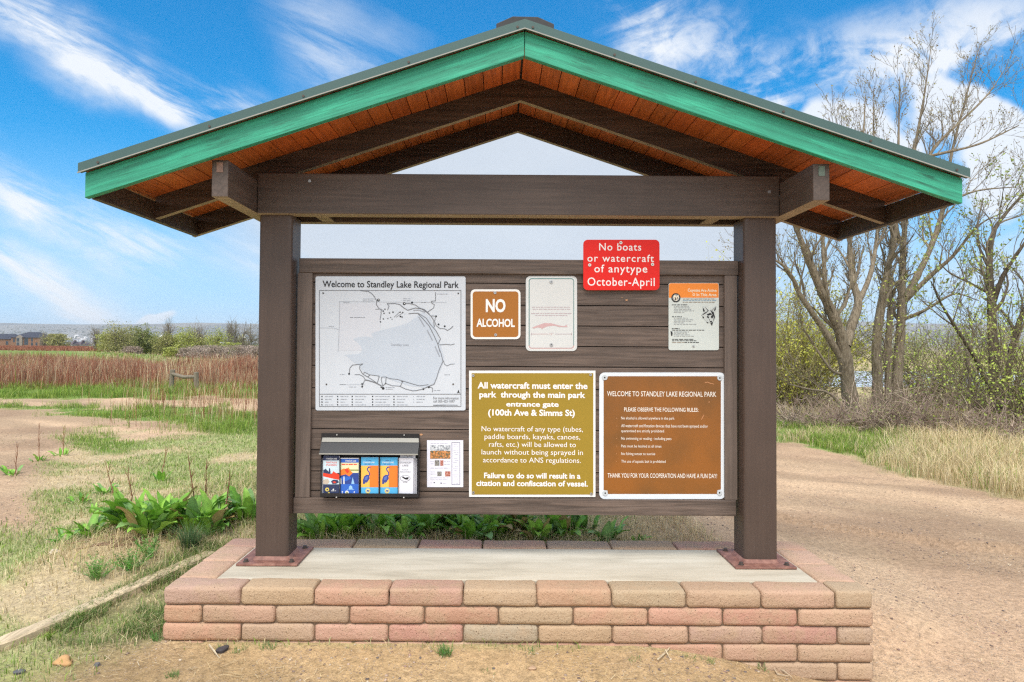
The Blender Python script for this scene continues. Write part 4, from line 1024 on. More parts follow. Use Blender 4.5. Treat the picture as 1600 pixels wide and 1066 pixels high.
def build_ground():
    def axis(lo, hi, d0, lim0, lim1, g):
        a = list(np.arange(lim0, lim1, d0)); s = d0; x = lim1
        while x < hi: a.append(x); s *= g; x += s
        a.append(hi); s = d0; x = lim0 - d0; b = []
        while x > lo: b.append(x); s *= g; x -= s
        b.append(lo); return np.array(b[::-1] + a)
    xs = axis(-9000, 9000, .06, -7.5, 7.5, 1.045); ys = axis(-40, 9000, .06, -1.6, 9.0, 1.03)
    X, Y = np.meshgrid(xs, ys); X = X.ravel(); Y = Y.ravel()
    Z = height(X, Y)
    nx, ny = len(xs), len(ys)
    i = (np.arange(ny-1)[:, None]*nx + np.arange(nx-1)[None, :]).ravel()
    q = np.stack([i, i+1, i+nx+1, i+nx], 1)
    dirt, green, dry, red, w, w2 = masks(X, Y)
    d, t = pol(X, Y)
    A = lambda c: np.array(c)[None, :]
    n1 = fbm(X*1.1 + 30, Y*1.1, 4)[:, None]; n2 = fbm(X*3.3, Y*3.3 + 11, 4)[:, None]; n3 = fbm(X*.05, Y*.05, 3)[:, None]
    sparse = A((.46, .36, .21))*(1-sst(n1, .40, .62)) + A((.33, .36, .14))*sst(n1, .40, .62)
    sparse = sparse*(1 - .45*sst(n2, .55, .72)) + A((.45, .36, .23))*.45*sst(n2, .55, .72)
    dfar = A((.30, .28, .15))*(1-sst(n3, .35, .65)) + A((.22, .27, .10))*sst(n3, .35, .65)
    fw = sst(d, 25, 60)[:, None]; base = sparse*(1-fw) + dfar*fw
    dr = A((.47, .325, .205))*(1-sst(n1, .35, .7)) + A((.39, .26, .165))*sst(n1, .35, .7)
    frontm = ((1 - sst(Y, -.7, -.2))*(1 - sst(X, 1.4, 2.6)))[:, None]
    dr = dr*(1-frontm) + (A((.37, .25, .125))*(1-n2) + A((.43, .30, .17))*n2)*frontm
    band = fbm(X*.5 + Y*.9, Y*.25 - X*.12 + 60, 4)[:, None]; dr = dr*(.80 + .40*sst(band, .32, .66))
    gcol = A((.11, .20, .035))*(1-n1) + A((.19, .27, .06))*n1
    rcol = A((.24, .12, .07))*(1-sst(n3, .4, .6)) + A((.30, .27, .12))*sst(n3, .4, .6)
    ycol = A((.42, .34, .18))
    c = base
    for m_, cc in ((dry, ycol), (red, rcol), (green, gcol), (dirt, dr)):
        m_ = m_[:, None]; c = c*(1-m_) + cc*m_
    # weedy strip between edging timber and base: greener
    tw = (sst(-X, 1.85, 1.95)*(1 - sst(-X, 2.35, 2.5))*sst(Y, -.72, -.45)*(1-sst(Y, .5, .9)))[:, None]
    c = c*(1-.6*tw) + A((.15, .16, .065))*.6*tw
    # distant plain: grey-olive with paler and darker fields
    far = sst(d, 260, 900)[:, None]; f1 = fbm(X*.004, Y*.0016, 4)[:, None]
    c = c*(1-far) + (A((.13, .135, .125))*(1-sst(f1, .35, .65)) + A((.23, .215, .185))*sst(f1, .35, .65))*far
    m, N = new_mat('earth_and_grass')
    tc = N.n('ShaderNodeTexCoord').outputs['Object']
    at = N.n('ShaderNodeAttribute', attribute_name='col').outputs['Color']
    g1 = N.noise(tc, 28, 5, .7); g2 = N.noise(tc, 130, 3, .7)
    v = N.n('ShaderNodeTexVoronoi', {'Vector': tc, 'Scale': 75.0, 'Randomness': 1.0})
    vc = N.n('ShaderNodeSeparateColor', {0: v.outputs['Color']}).outputs[0]
    col = N.mix(1, at, N.ramp(g1, [(.28, .60), (.5, 1.0), (.72, 1.34)]), 'MULTIPLY')
    col = N.mix(1, col, N.ramp(g2, [(.3, .66), (.5, 1.0), (.7, 1.28)]), 'MULTIPLY')
    peb = N.math('MULTIPLY', N.smooth(v.outputs['Distance'], .42, .30), N.smooth(vc, .52, .60))
    peb = N.math('MULTIPLY', peb, N.smooth(N.noise(tc, 1.7, 4), .35, .6, .15, .8))
    pc = N.ramp(v.outputs['Color'], [(.2, (.17, .12, .10)), (.5, (.36, .25, .19)), (.8, (.52, .42, .32))])
    col = N.mix(peb, col, pc)
    hgt = N.math('ADD', N.math('MULTIPLY', g1, .7), N.math('ADD', N.math('MULTIPLY', g2, .25), N.math('MULTIPLY', peb, .25)))
    finish(N, col, .95, hgt, .8, .02, spec=.1)
    o = fast_mesh('ground', np.stack([X, Y, Z], 1), quads=q, mat=m, cols=c, smooth=True)
    tag(o, kind='structure')
build_ground()

# the lake
def build_lake():
    m, N = new_mat('lake_water')
    tc = N.n('ShaderNodeTexCoord').outputs['Object']
    f = N.noise(N.mapping(tc, scale=(.35, 1.2, 1)), 1.0, 5, .6)
    finish(N, (.50, .53, .56), .30, f, .35, .25, spec=.5)
    mb = MB(); n = 40
    pts = []
    for k in range(n+1): pts.append((5 + 330*k/n, 62 - 6*math.sin(k*.5), -6.3))
    for k in range(n+1): pts.append((335 - 330*k/n, 268 + 10*math.sin(k*.7) + 40*math.sin(k*.13), -6.3))
    mb.add(pts, [tuple(range(len(pts)))])
    tag(mb.build('lake', m), kind='structure')
build_lake()

# ================================================================== grasses
def blades(name, x, y, h, wd, col, lean=.35, tipcol=1.15, z=None, upright=True, bend=.5, az=None):
    n = len(x)
    z = height(x, y) if z is None else z
    a = rng.random(n)*2*PI if az is None else az
    fa = a + PI/2 + (rng.random(n)-.5)*1.2
    l = lean*rng.random(n)
    ux, uy = np.cos(a), np.sin(a); fx, fy = np.cos(fa), np.sin(fa)
    hw = wd/2
    mx, my, mz = x + ux*h*l*.35, y + uy*h*l*.35, z + h*.55
    tx, ty, tz = x + ux*h*l*(1+bend), y + uy*h*l*(1+bend), z + h*(1 - .35*l*bend)
    z0 = z - .012
    V = np.stack([np.stack([x-fx*hw, y-fy*hw, z0], 1), np.stack([x+fx*hw, y+fy*hw, z0], 1),
                  np.stack([mx+fx*hw*.8, my+fy*hw*.8, mz], 1), np.stack([mx-fx*hw*.8, my-fy*hw*.8, mz], 1), np.stack([tx, ty, tz], 1)], 1).reshape(-1, 3)
    b = np.arange(n)*5
    q = np.stack([b, b+1, b+2, b+3], 1); tr = np.stack([b+3, b+2, b+4], 1)
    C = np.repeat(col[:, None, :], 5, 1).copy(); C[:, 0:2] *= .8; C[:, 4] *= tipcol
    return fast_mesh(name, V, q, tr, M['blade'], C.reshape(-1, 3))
def pick(cols, n, var=.2, p=None):
    c = np.array(cols)[rng.choice(len(cols), n, p=p)]
    return c*(1 + (rng.random((n, 1))-.5)*2*var)
def scatter(n, x0, x1, y0, y1, dens):
    x = rng.uniform(x0, x1, n); y = rng.uniform(y0, y1, n)
    d, t = pol(x, y)
    k = (rng.random(n) < dens(x, y, d, t)) & (np.abs(t) < .86) & (d > 2.4)
    k &= ~((np.abs(x) < BX+.01) & (y > BY0-.01) & (y < BY1+.015))
    return x[k], y[k]
def polar(n, d0, d1, t0, t1, dens):
    """denser near the camera: uniform in the view wedge"""
    t = rng.uniform(t0, t1, n); u = rng.random(n); d = 1/(1/d0 + u*(1/d1 - 1/d0))
    d = .5*d + .5*np.sqrt(d0**2 + u*(d1**2 - d0**2))
    x = t*d - .11; y = d - 4.16
    k = rng.random(n) < dens(x, y, d, t)
    k &= ~((np.abs(x) < BX+.01) & (y > BY0-.01) & (y < BY1+.015))
    return x[k], y[k]
GREENS = [(.17, .28, .035), (.23, .35, .05), (.30, .39, .07), (.13, .21, .035), (.35, .39, .11)]
GREYG = [(.36, .40, .17), (.42, .44, .21), (.30, .37, .13), (.48, .47, .25)]
STRAW = [(.68, .55, .32), (.60, .47, .26), (.74, .62, .39), (.52, .40, .22)]
REDS = [(.29, .100, .058), (.35, .14, .080), (.23, .085, .050), (.38, .20, .115), (.46, .33, .21)]

def m_left_sparse(x, y, d, t):
    dirt, green, dry, red, w, w2 = masks(x, y)
    return np.clip((1-dirt)*(.25 + 1.7*sst(fbm(x*1.1+30, y*1.1), .40, .62)), 0, 1)*(t < .16)
x, y = polar(150000, 3.0, 17, -.80, .12, m_left_sparse)
n = len(x); gm = fbm(x*1.1+30, y*1.1)
c = np.where((rng.random(n) < sst(gm, .38, .58)*.80 + .06)[:, None], pick(GREYG + GREENS[:2], n), pick(STRAW, n))
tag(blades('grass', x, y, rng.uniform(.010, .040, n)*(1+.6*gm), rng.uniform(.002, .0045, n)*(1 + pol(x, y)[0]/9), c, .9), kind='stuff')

def m_green(x, y, d, t): 
    g = masks(x, y)[1]; return np.clip(g*(.35 + 1.2*sst(fbm(x*1.6, y*1.6+40), .35, .6)), 0, 1)*(t < .1)
x, y = polar(120000, 8.8, 33, -.80, -.15, m_green); n = len(x); D = pol(x, y)[0]
cl = fbm(x*1.6, y*1.6+40)
hh = rng.uniform(.05, .15, n)*(.35 + 1.5*sst(cl, .42, .68))*np.where(D < 11.7, .45, 1.0)*(1 + .5*sst(D, 16, 26))
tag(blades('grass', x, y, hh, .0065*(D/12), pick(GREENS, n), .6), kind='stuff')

def m_red(x, y, d, t): return np.clip(masks(x, y)[3]*(.12+1.2*sst(fbm(x*.16, y*.09), .34, .60)), 0, 1)*(d < 70)
x, y = polar(130000, 22, 72, -.80, -.20, m_red); n = len(x); D = pol(x, y)[0]
pb = fbm(x*.3+4, y*.3)
c = np.where((rng.random(n) < .10 + .30*sst(pb, .5, .7))[:, None], pick(STRAW, n, .25), pick(REDS, n, .3))
fg = sst(fbm(x*.11+21, y*.07), .52, .66)[:, None]; c = np.where(rng.random((n, 1)) < fg*.8, pick(GREENS + STRAW[:1], n), c)
tag(blades('dock_field', x, y, rng.uniform(.22, .78, n)*(.35+1.25*sst(fbm(x*.5+7, y*.22), .3, .7)), .016*(D/28), c, .35, 1.1), kind='stuff')
x, y = polar(60000, 112, 215, -.80, -.30, lambda x, y, d, t: masks(x, y)[3]); n = len(x)
tag(blades('dock_field', x, y, rng.uniform(.2, .55, n), .11, pick(REDS[:4], n, .25), .3, 1.1), kind='stuff')
# sparse dry stalks among the green on the way to the rail fence
def m_stalk(x, y, d, t): return np.clip(.9*sst(t, -.62, -.42)*sst(d, 12.2, 13.4)*(1-sst(d, 24, 28))*sst(fbm(x*1.2+9, y*1.2), .40, .62), 0, 1)
x, y = polar(9000, 12, 28, -.66, -.22, m_stalk); n = len(x); D = pol(x, y)[0]
c = np.where((rng.random(n) < .35)[:, None], pick(STRAW, n), pick(REDS[:4], n))
tag(blades('dry_stalks', x, y, rng.uniform(.15, .62, n), .0075*(D/14), c, .35, 1.1), kind='stuff')
x, y = polar(42000, 36, 118, -.60, -.18, lambda x, y, d, t: np.clip(masks(x, y)[2]+.4*masks(x, y)[1], 0, 1)*.9); n = len(x); D = pol(x, y)[0]
pb = fbm(x*.12+8, y*.12)
c = np.where((rng.random(n) < sst(pb, .40, .6))[:, None], pick(STRAW + [(.40, .24, .13)], n), pick(GREENS, n))
tag(blades('meadow_grass', x, y, rng.uniform(.12, .5, n), .022*(D/36), c, .4), kind='stuff')

# right: green verge turning into straw-coloured grass
def m_rg(x, y, d, t): return np.clip(masks(x, y)[1]*(.15 + 1.3*sst(fbm(x*1.5, y*1.5), .32, .62)), 0, 1)
x, y = polar(60000, 8.2, 18, .36, .70, m_rg); n = len(x); D = pol(x, y)[0]; T = pol(x, y)[1]
c = np.where((rng.random(n) < .12 + .45*sst(fbm(x*.9+2, y*.9), .45, .6) + .4*sst(T, .50, .62))[:, None], pick(STRAW, n), pick(GREENS, n))
tag(blades('grass', x, y, rng.uniform(.06, .20, n)*(.5+fbm(x*1.5, y*1.5)), .007*(D/11), c, .6), kind='stuff')
def m_rd(x, y, d, t): return np.clip(masks(x, y)[2]*(.45 + .9*fbm(x*1.8, y*1.8)), 0, 1)*(d < 19)
x, y = polar(52000, 7.0, 19, .36, .86, m_rd); n = len(x); D = pol(x, y)[0]
c = np.where((rng.random(n) < .10)[:, None], pick(GREENS, n), pick(STRAW, n, .18))
tag(blades('dry_grass', x, y, rng.uniform(.10, .40, n)*(.45+fbm(x*1.8, y*1.8)), .0065*(D/9), c, .75), kind='stuff')
# dry grass and straw on the bank behind the base
def m_bk(x, y, d, t): return np.clip(bump(x, y)*1.4*(.35 + .9*fbm(x*2.2, y*2.2)), 0, 1)*(x < 1.5)*(x > -3.2)
x, y = scatter(26000, -3.2, 1.5, .2, 3.2, m_bk); n = len(x)
gn = sst(fbm(x*1.5+3, y*1.5), .42, .62)*np.clip(1.1 - .6*(x > .4), 0, 1)
c = np.where((rng.random(n) < gn*.6)[:, None], pick(GREENS+GREYG, n), pick(STRAW, n))
tag(blades('dry_grass', x, y, rng.uniform(.03, .13, n), rng.uniform(.0025, .005, n), c, 1.3), kind='stuff')
# dark short grass between the edging timber and the base
def m_tw(x, y, d, t): return (sst(-x, 1.86, 1.95)*(1-sst(-x, 2.36-.25*y, 2.5-.25*y))*sst(y, -.75 + .25*fbm(x*3, y*3), -.42)*(1-sst(y, .6, .9)))*sst(fbm(x*3.1, y*3.1), .33, .5)
x, y = scatter(42000, -2.75, -1.85, -.8, .95, m_tw); n = len(x)
c = np.where((rng.random(n) < .2)[:, None], pick(STRAW, n), pick([(.12, .20, .05), (.15, .24, .055), (.19, .29, .07), (.22, .27, .10)], n))
tag(blades('grass', x, y, rng.uniform(.02, .075, n), rng.uniform(.0022, .004, n), c, 1.1), kind='stuff')

# loose straw lying about, and small gravel
def litter(name, x, y, ln, wd, col):
    n = len(x); z = height(x, y) + .004 + rng.random(n)*.004
    a = rng.random(n)*2*PI; ux, uy = np.cos(a), np.sin(a)
    bx, by = ux*ln/2, uy*ln/2; px, py = -uy*wd/2, ux*wd/2
    cz = rng.uniform(0, .012, n)
    kx, ky = px*0 + (rng.random(n)-.5)*ln*.3*-uy, (rng.random(n)-.5)*ln*.3*ux
    V = np.stack([np.stack([x-bx-px, y-by-py, z], 1), np.stack([x-bx+px, y-by+py, z], 1), np.stack([x+kx+px, y+ky+py, z+cz], 1), np.stack([x+kx-px, y+ky-py, z+cz], 1), np.stack([x+bx, y+by, z+.002], 1)], 1).reshape(-1, 3)
    b = np.arange(n)*5
    return fast_mesh(name, V, np.stack([b, b+3, b+2, b+1], 1), np.stack([b+3, b+4, b+2], 1), M['blade'], np.repeat(col, 5, 0))
def m_lit(x, y, d, t): return np.clip(.25 + .8*sst(fbm(x*1.7, y*1.7+7), .42, .6), 0, 1)*(1 - .75*sst(x, 1.2, 2.0))
x, y = polar(16000, 2.9, 9, -.80, .78, m_lit); n = len(x)
tag(litter('straw_litter', x, y, rng.uniform(.02, .09, n), rng.uniform(.0012, .003, n), pick(STRAW + [(.30, .22, .15), (.60, .52, .38)], n)), kind='stuff')
def pebbles(name, x, y, r, col):
    ico = bmesh.new(); bmesh.ops.create_icosphere(ico, subdivisions=1, radius=1); ico.verts.ensure_lookup_table()
    V0 = np.array([v.co[:] for v in ico.verts]); F0 = np.array([[v.index for v in f.verts] for f in ico.faces]); ico.free()
    n = len(x); z = height(x, y); k = len(V0)
    a = rng.random(n)*2*PI; sc = np.stack([r*rng.uniform(.7, 1.3, n), r*rng.uniform(.6, 1.1, n), r*rng.uniform(.35, .75, n)], 1)
    V = V0[None]*sc[:, None, :]*(1 + (rng.random((n, k, 1))-.5)*.35)
    ca, sa = np.cos(a)[:, None], np.sin(a)[:, None]
    W = np.stack([V[:, :, 0]*ca - V[:, :, 1]*sa + x[:, None], V[:, :, 0]*sa + V[:, :, 1]*ca + y[:, None], V[:, :, 2] + (z + r*.12)[:, None]], 2)
    F = (F0[None] + (np.arange(n)*k)[:, None, None]).reshape(-1, 3)
    return fast_mesh(name, W.reshape(-1, 3), None, F, M['stone'], np.repeat(col, k, 0), smooth=True)
def m_peb(x, y, d, t): return np.clip(masks(x, y)[0]*(.12 + 1.1*sst(fbm(x*1.4+2, y*1.4), .42, .62)), 0, 1)
x, y = polar(34000, 2.8, 12, -.80, .84, m_peb); n = len(x)
tag(pebbles('gravel', x, y, .0024 + .0085*rng.random(n)**3.0, pick([(.20, .14, .115), (.34, .25, .19), (.28, .18, .145), (.45, .36, .27), (.15, .12, .11)], n)), kind='stuff')

# ================================================================== plants in front
def leaf_strip(mb, base, az, L, W, lift, droop, col, seg=6, wave=.06, fold=.25, mi=0):
    """one broad leaf: rises along az, arching over"""
    ux, uy = math.cos(az), math.sin(az); px, py = -uy, ux
    pts = []; el = lift; p = Vector(base); st = L/seg
    vs, cs = [], []
    for i in range(seg+1):
        t = i/seg
        w = W*(math.sin(PI*min(1, .12 + .88*t**.8))**.75)*(.25 + .75*min(1, t*3.5)) if i < seg else 0.0
        wv = random.uniform(-wave, wave)*W
        tw = random.uniform(-.1, .1)
        f = fold*w
        for s_ in (-1, 0, 1):
            vs.append((p.x + px*w*s_*.5 + ux*wv*abs(s_), p.y + py*w*s_*.5 + uy*wv*abs(s_), p.z + (f if s_ else 0)*math.cos(el) + wv*s_*.8))
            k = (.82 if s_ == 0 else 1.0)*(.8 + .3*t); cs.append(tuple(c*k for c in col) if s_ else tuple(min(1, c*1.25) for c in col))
        d = Vector((ux*math.cos(el), uy*math.cos(el), math.sin(el))); p = p + d*st
        el -= droop/seg*(0.4 + 1.2*t)
    fs = []
    for i in range(seg):
        for k in range(2): fs.append((i*3+k, i*3+k+1, i*3+k+4, i*3+k+3))
    o = len(mb.v); mb.v += vs; mb.f += [tuple(a+o for a in f) for f in fs]; mb.mi += [mi]*len(fs); mb.c += cs
DOCKC = [(.16, .34, .035), (.21, .41, .05), (.13, .28, .045), (.27, .47, .07), (.19, .33, .10)]
def dock(x, y, n, L, label, group=None, stalks=(), spread=1.0):
    z = zg(x, y); t = thing('dock_plant', label, 'plant', (x, y, z), group)
    mb = MB()
    for k in range(int(n*2.1)):
        r = random.uniform(.0, .09)*spread; a = random.uniform(0, 2*PI); az = a + random.uniform(-.6, .6)
        l = L*.98*random.uniform(.45, 1.1)
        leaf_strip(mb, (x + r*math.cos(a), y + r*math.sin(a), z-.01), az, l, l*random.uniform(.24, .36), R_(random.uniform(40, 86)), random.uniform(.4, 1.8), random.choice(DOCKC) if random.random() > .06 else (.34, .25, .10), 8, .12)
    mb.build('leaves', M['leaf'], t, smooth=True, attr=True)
    for (dx, dy, hgt, lx) in stalks:
        m = MB(); c = random.choice([(.22, .10, .055), (.27, .14, .08)])
        pts = [(x+dx, y+dy, z-.01)]
        for i in range(1, 7): pts.append((x+dx+lx*i/6 + random.uniform(-.008, .008), y+dy+random.uniform(-.008, .008), z+hgt*i/6))
        m.tube(pts, [.006, .0055, .005, .0045, .004, .003, .002], 5, 0, c)
        for i in range(2, 6):
            for _ in range(2):
                a = random.uniform(0, 2*PI); q = Vector(pts[i]); m.tube([q, q+Vector((math.cos(a)*.02, math.sin(a)*.02, .035)), q + Vector((math.cos(a)*.025, math.sin(a)*.025, .07))], [.0025, .002, .001], 4, 0, c)
        m.build('dead_stalk', M['twig'], t, attr=True)
    return t
def gpt(px, py, z=.1):
    """the ground point seen at a photo pixel"""
    d = CROT @ Vector(((px-800)/FPX + SHX*1600/FPX, -(py-533)/FPX + SHY*1600/FPX, -1))
    for _ in range(6):
        k = (z - CAM.z)/d.z; p = CAM + d*k; z = zg(p.x, p.y)
    return p
for px, py, n, L, lab, stk in (
    (196, 826, 22, .36, 'big dock plant with tall dead red stalks, at the left end of the dock clump', [(-.02, .02, .50, -.16), (.04, .05, .46, -.06)]),
    (232, 836, 18, .34, 'dark green dock plant low at the front of the clump, left of the kiosk', []),
    (262, 824, 20, .36, 'upright broad-leaved dock plant in the middle of the clump left of the kiosk', []),
    (300, 820, 18, .33, 'bright green dock plant with thin dead red stalks, near the left post', [(.03, .06, .56, -.10), (.08, .05, .52, .01)]),
    (330, 822, 18, .32, 'broad dock plant beside a single dead stalk, nearest the left post in the clump', [(.06, .08, .44, .04)]),
    (388, 808, 14, .30, 'leafy dock plant half hidden behind the left post of the kiosk', []),
    (140, 838, 12, .22, 'small ragged dock plant lying in dry stems, left of the dock clump', []),
    (104, 846, 7, .15, 'small flat dock plant at the far left of the dry stems', [])):
    p = gpt(px, py); dock(p.x, p.y, n, L, lab, 'dock plants left of the kiosk', stk)
for k, (px, py, hs) in enumerate(((60, 720, .5), (96, 712, .42), (250, 752, .4), (20, 742, .36))):
    p = gpt(px, py); dock(p.x, p.y, 6, .16, ('small weed with one tall red stalk on the far left grass', 'small weed with a shorter red stalk, right of the one at the far left', 'small weed with a thin stalk beyond the dock clump', 'small weed with a low stalk at the very left edge')[k], None, [(0, .03, hs, random.uniform(-.06, .06))])
for k, px in enumerate((496, 540, 590, 634, 668, 702, 736, 770, 806, 842, 876, 910)):
    q = PD(px, 838, 4.95 + .12*(k % 3)); 
    dock(q.x, q.y, 15, random.uniform(.24, .31), 'green dock plant in the row growing along the back edge of the base', 'dock plants behind the base')
q = PD(946, 838, 4.9); dock(q.x, q.y, 9, .23, 'dock plant with a few upright broad leaves at the right end of the back row', 'dock plants behind the base')
q = PD(998, 838, 4.95); dock(q.x, q.y, 6, .10, 'tiny dock seedling behind the right part of the base')
for px, py, L, lab in ((165, 772, .16, 'small dock rosette on the thin grass beyond the dock clump'), (128, 786, .13, 'flat little weed on the thin grass, left of the small dock rosette'), (145, 802, .11, 'small pale green weed left of the big dock plant')):
    p = gpt(px, py); dock(p.x, p.y, 9, L, lab)
# fine-leaved weeds, grass tufts
def feather(x, y, n, L, label, group=None, col=(.13, .27, .05)):
    z = zg(x, y); t = thing('feathery_weed', label, 'weed', (x, y, z), group); mb = MB()
    for k in range(n):
        a = random.uniform(0, 2*PI); e = R_(random.uniform(30, 85)); l = L*random.uniform(.5, 1.1)
        d = Vector((math.cos(a)*math.cos(e), math.sin(a)*math.cos(e), math.sin(e))); b = Vector((x + random.uniform(-.03, .03), y + random.uniform(-.03, .03), z-.005))
        c = tuple(v*random.uniform(.75, 1.3) for v in col); 
        for j in range(3, 11):
            s_ = b + d*(l*j/10)
            for _ in range(3):
                q = Vector((random.uniform(-1, 1), random.uniform(-1, 1), random.uniform(-.2, 1))).normalized()*l*.16; w = q.orthogonal().normalized()*l*.016
                mb.add([s_-w, s_+w, s_+q], [(0, 1, 2)], 0, c)
        w = d.orthogonal().normalized()*.0012; mb.add([b-w, b+w, b+d*l], [(0, 1, 2)], 0, c)
    mb.build('foliage', M['leaf'], t, attr=True); return t
def tuft(x, y, n, L, label, group=None, cols=None, wd=.004):
    z = zg(x, y); r = rng.random(n)**.5*L*.28; a = rng.random(n)*2*PI
    xs, ys = x + r*np.cos(a), y + r*np.sin(a)
    o = blades('grass_tuft', xs, ys, L*rng.uniform(.5, 1.1, n), np.full(n, wd), pick(cols or GREENS, n), 1.0, z=np.full(n, z), az=a + rng.normal(0, .5, n))
    tag(o, label, 'grass tuft', group); return o
for px, py, n, L, lab in ((152, 905, 40, .15, 'bright feathery weed just left of the edging timber, below the dock clump'), (205, 892, 46, .16, 'largest bright feathery weed, between the dock clump and the edging timber'), (232, 872, 34, .15, 'feathery weed behind the largest one, towards the left post')):
    p = gpt(px, py); feather(p.x, p.y, n, L, lab, 'feathery weeds left of the base')
for px, py, n, L, lab, cols in ((298, 858, 260, .20, 'blue-green grass tuft in front of the dock clump, near the base corner', [(.11, .19, .075), (.15, .23, .10), (.09, .16, .06)]), (118, 972, 160, .06, 'short bright grass tuft beside the edging timber', GREENS), (75, 1000, 90, .04, 'thin grass tuft at the near end of the edging timber', GREENS), (478, 838, 120, .12, 'green grass tuft just inside the left post behind the base', GREENS)):
    p = gpt(px, py); tuft(p.x, p.y, n, L, lab, None, cols)
for px, py, n, L, lab in ((695, 1024, 60, .060, 'largest green weed on the bare earth in front of the base'), (344, 1016, 26, .03, 'small weed beside the dark stone in front of the base'), (372, 1018, 30, .03, 'tiny weed between the dark stone and a bigger one'), (420, 1012, 34, .036, 'small weed under the left part of the base front'), (826, 1020, 22, .034, 'small weed under the middle of the base front'), (991, 1032, 20, .028, 'small weed on the earth under the right part of the base'), (1078, 1030, 22, .03, 'small weed left of a pair under the right part of the base'), (1107, 1034, 24, .034, 'small weed right of a pair under the right part of the base'), (1190, 1046, 26, .03, 'small weed by the dry root at the lower right of the base'), (245, 1000, 50, .05, 'leafy weed at the left front corner of the base'), (270, 1058, 40, .035, 'low weed on bare earth at the bottom edge, below the base corner'), (760, 1050, 10, .02, 'single tiny seedling on the bare earth in front of the base')):
    p = gpt(px, py); feather(p.x, p.y, n, L, lab, 'small weeds in front of the base', (.10, .22, .045))
# stones
def stone(px, py, r, c, label, mat=None):
    p = gpt(px, py); bm = bmesh.new(); bmesh.ops.create_icosphere(bm, subdivisions=3, radius=1)
    s_ = Vector((r*1.25, r*.9, r*.62)); o3 = random.random()*10
    for v in bm.verts:
        k = 1 + .28*(math.sin(v.co.x*3.1+o3)*math.cos(v.co.y*2.7+o3) + .5*math.sin(v.co.z*5+o3*2)); v.co = Vector((v.co.x*s_.x, v.co.y*s_.y, v.co.z*s_.z))*k
    me = bpy.data.meshes.new('stone'); bm.to_mesh(me); bm.free(); me.materials.append(plain('stone_rock', c, .9, var=.35, scale=40)); me.polygons.foreach_set('use_smooth', [True]*len(me.polygons))
    o = bpy.data.objects.new('stone', me); COL.objects.link(o); o.location = (p.x, p.y, p.z + r*.28); o.rotation_euler = (0, 0, random.random()*6)
    tag(o, label, 'stone')
stone(100, 1037, .036, (.47, .27, .12), 'orange-tan stone on the bare earth at the lower left')
stone(347, 1018, .026, (.06, .05, .052), 'dark grey stone among weeds in front of the base')
stone(30, 1052, .020, (.10, .10, .105), 'small dark stone near the lower left corner of the picture')
stone(85, 865, .030, (.52, .44, .33), 'pale flat stone lying in the dry grass left of the docks')
stone(832, 1046, .016, (.45, .30, .19), 'small pinkish stone on the earth in front of the base')
stone(152, 1040, .014, (.12, .11, .11), 'small dark stone right of the orange-tan stone')
# a dry root and twigs
def twig_thing(name, label, cat, paths, col):
    q = gpt(*paths[0][0]); t = thing(name, label, cat, (q.x, q.y, q.z)); m = MB()
    for path in paths:
        pts = [gpt(*p) for p in path]; pts = [p + Vector((0, 0, .006 + random.random()*.014)) for p in pts]
        m.tube(pts, [.005]*(len(pts)-1) + [.002], 5, 0, col)
    m.build('stem', M['twig'], t, attr=True); return t
twig_thing('dry_root', 'pale dry root lying at the lower right in front of the base', 'root', [[(1188, 1040), (1210, 1047), (1240, 1052), (1268, 1062)], [(1195, 1038), (1225, 1053), (1238, 1062)], [(1204, 1040), (1215, 1056), (1232, 1060)]], (.42, .33, .23))
twig_thing('dead_twig', 'forked straw-coloured dry stem under the right half of the base', 'twig', [[(1028, 1036), (1040, 1022), (1049, 1012)], [(1040, 1022), (1046, 1030)]], (.52, .42, .28))
twig_thing('dead_twig', 'short pale dry stem beside the dark stone', 'twig', [[(327, 1012), (334, 1022), (342, 1030)]], (.52, .43, .30))
twig_thing('dead_twig', 'long orange-brown dry stem lying under the dock clump', 'twig', [[(205, 846), (240, 834), (272, 820)]], (.40, .22, .09))
twig_thing('dead_twig', 'tangle of dead brown stems lying in front of the dock clump', 'dead stems', [[(90+k*14, 852+random.uniform(-8, 8)), (150+k*14, 846+random.uniform(-8, 8)), (190+k*14, 842+random.uniform(-8, 6))] for k in range(-1, 7)], (.24, .15, .10))

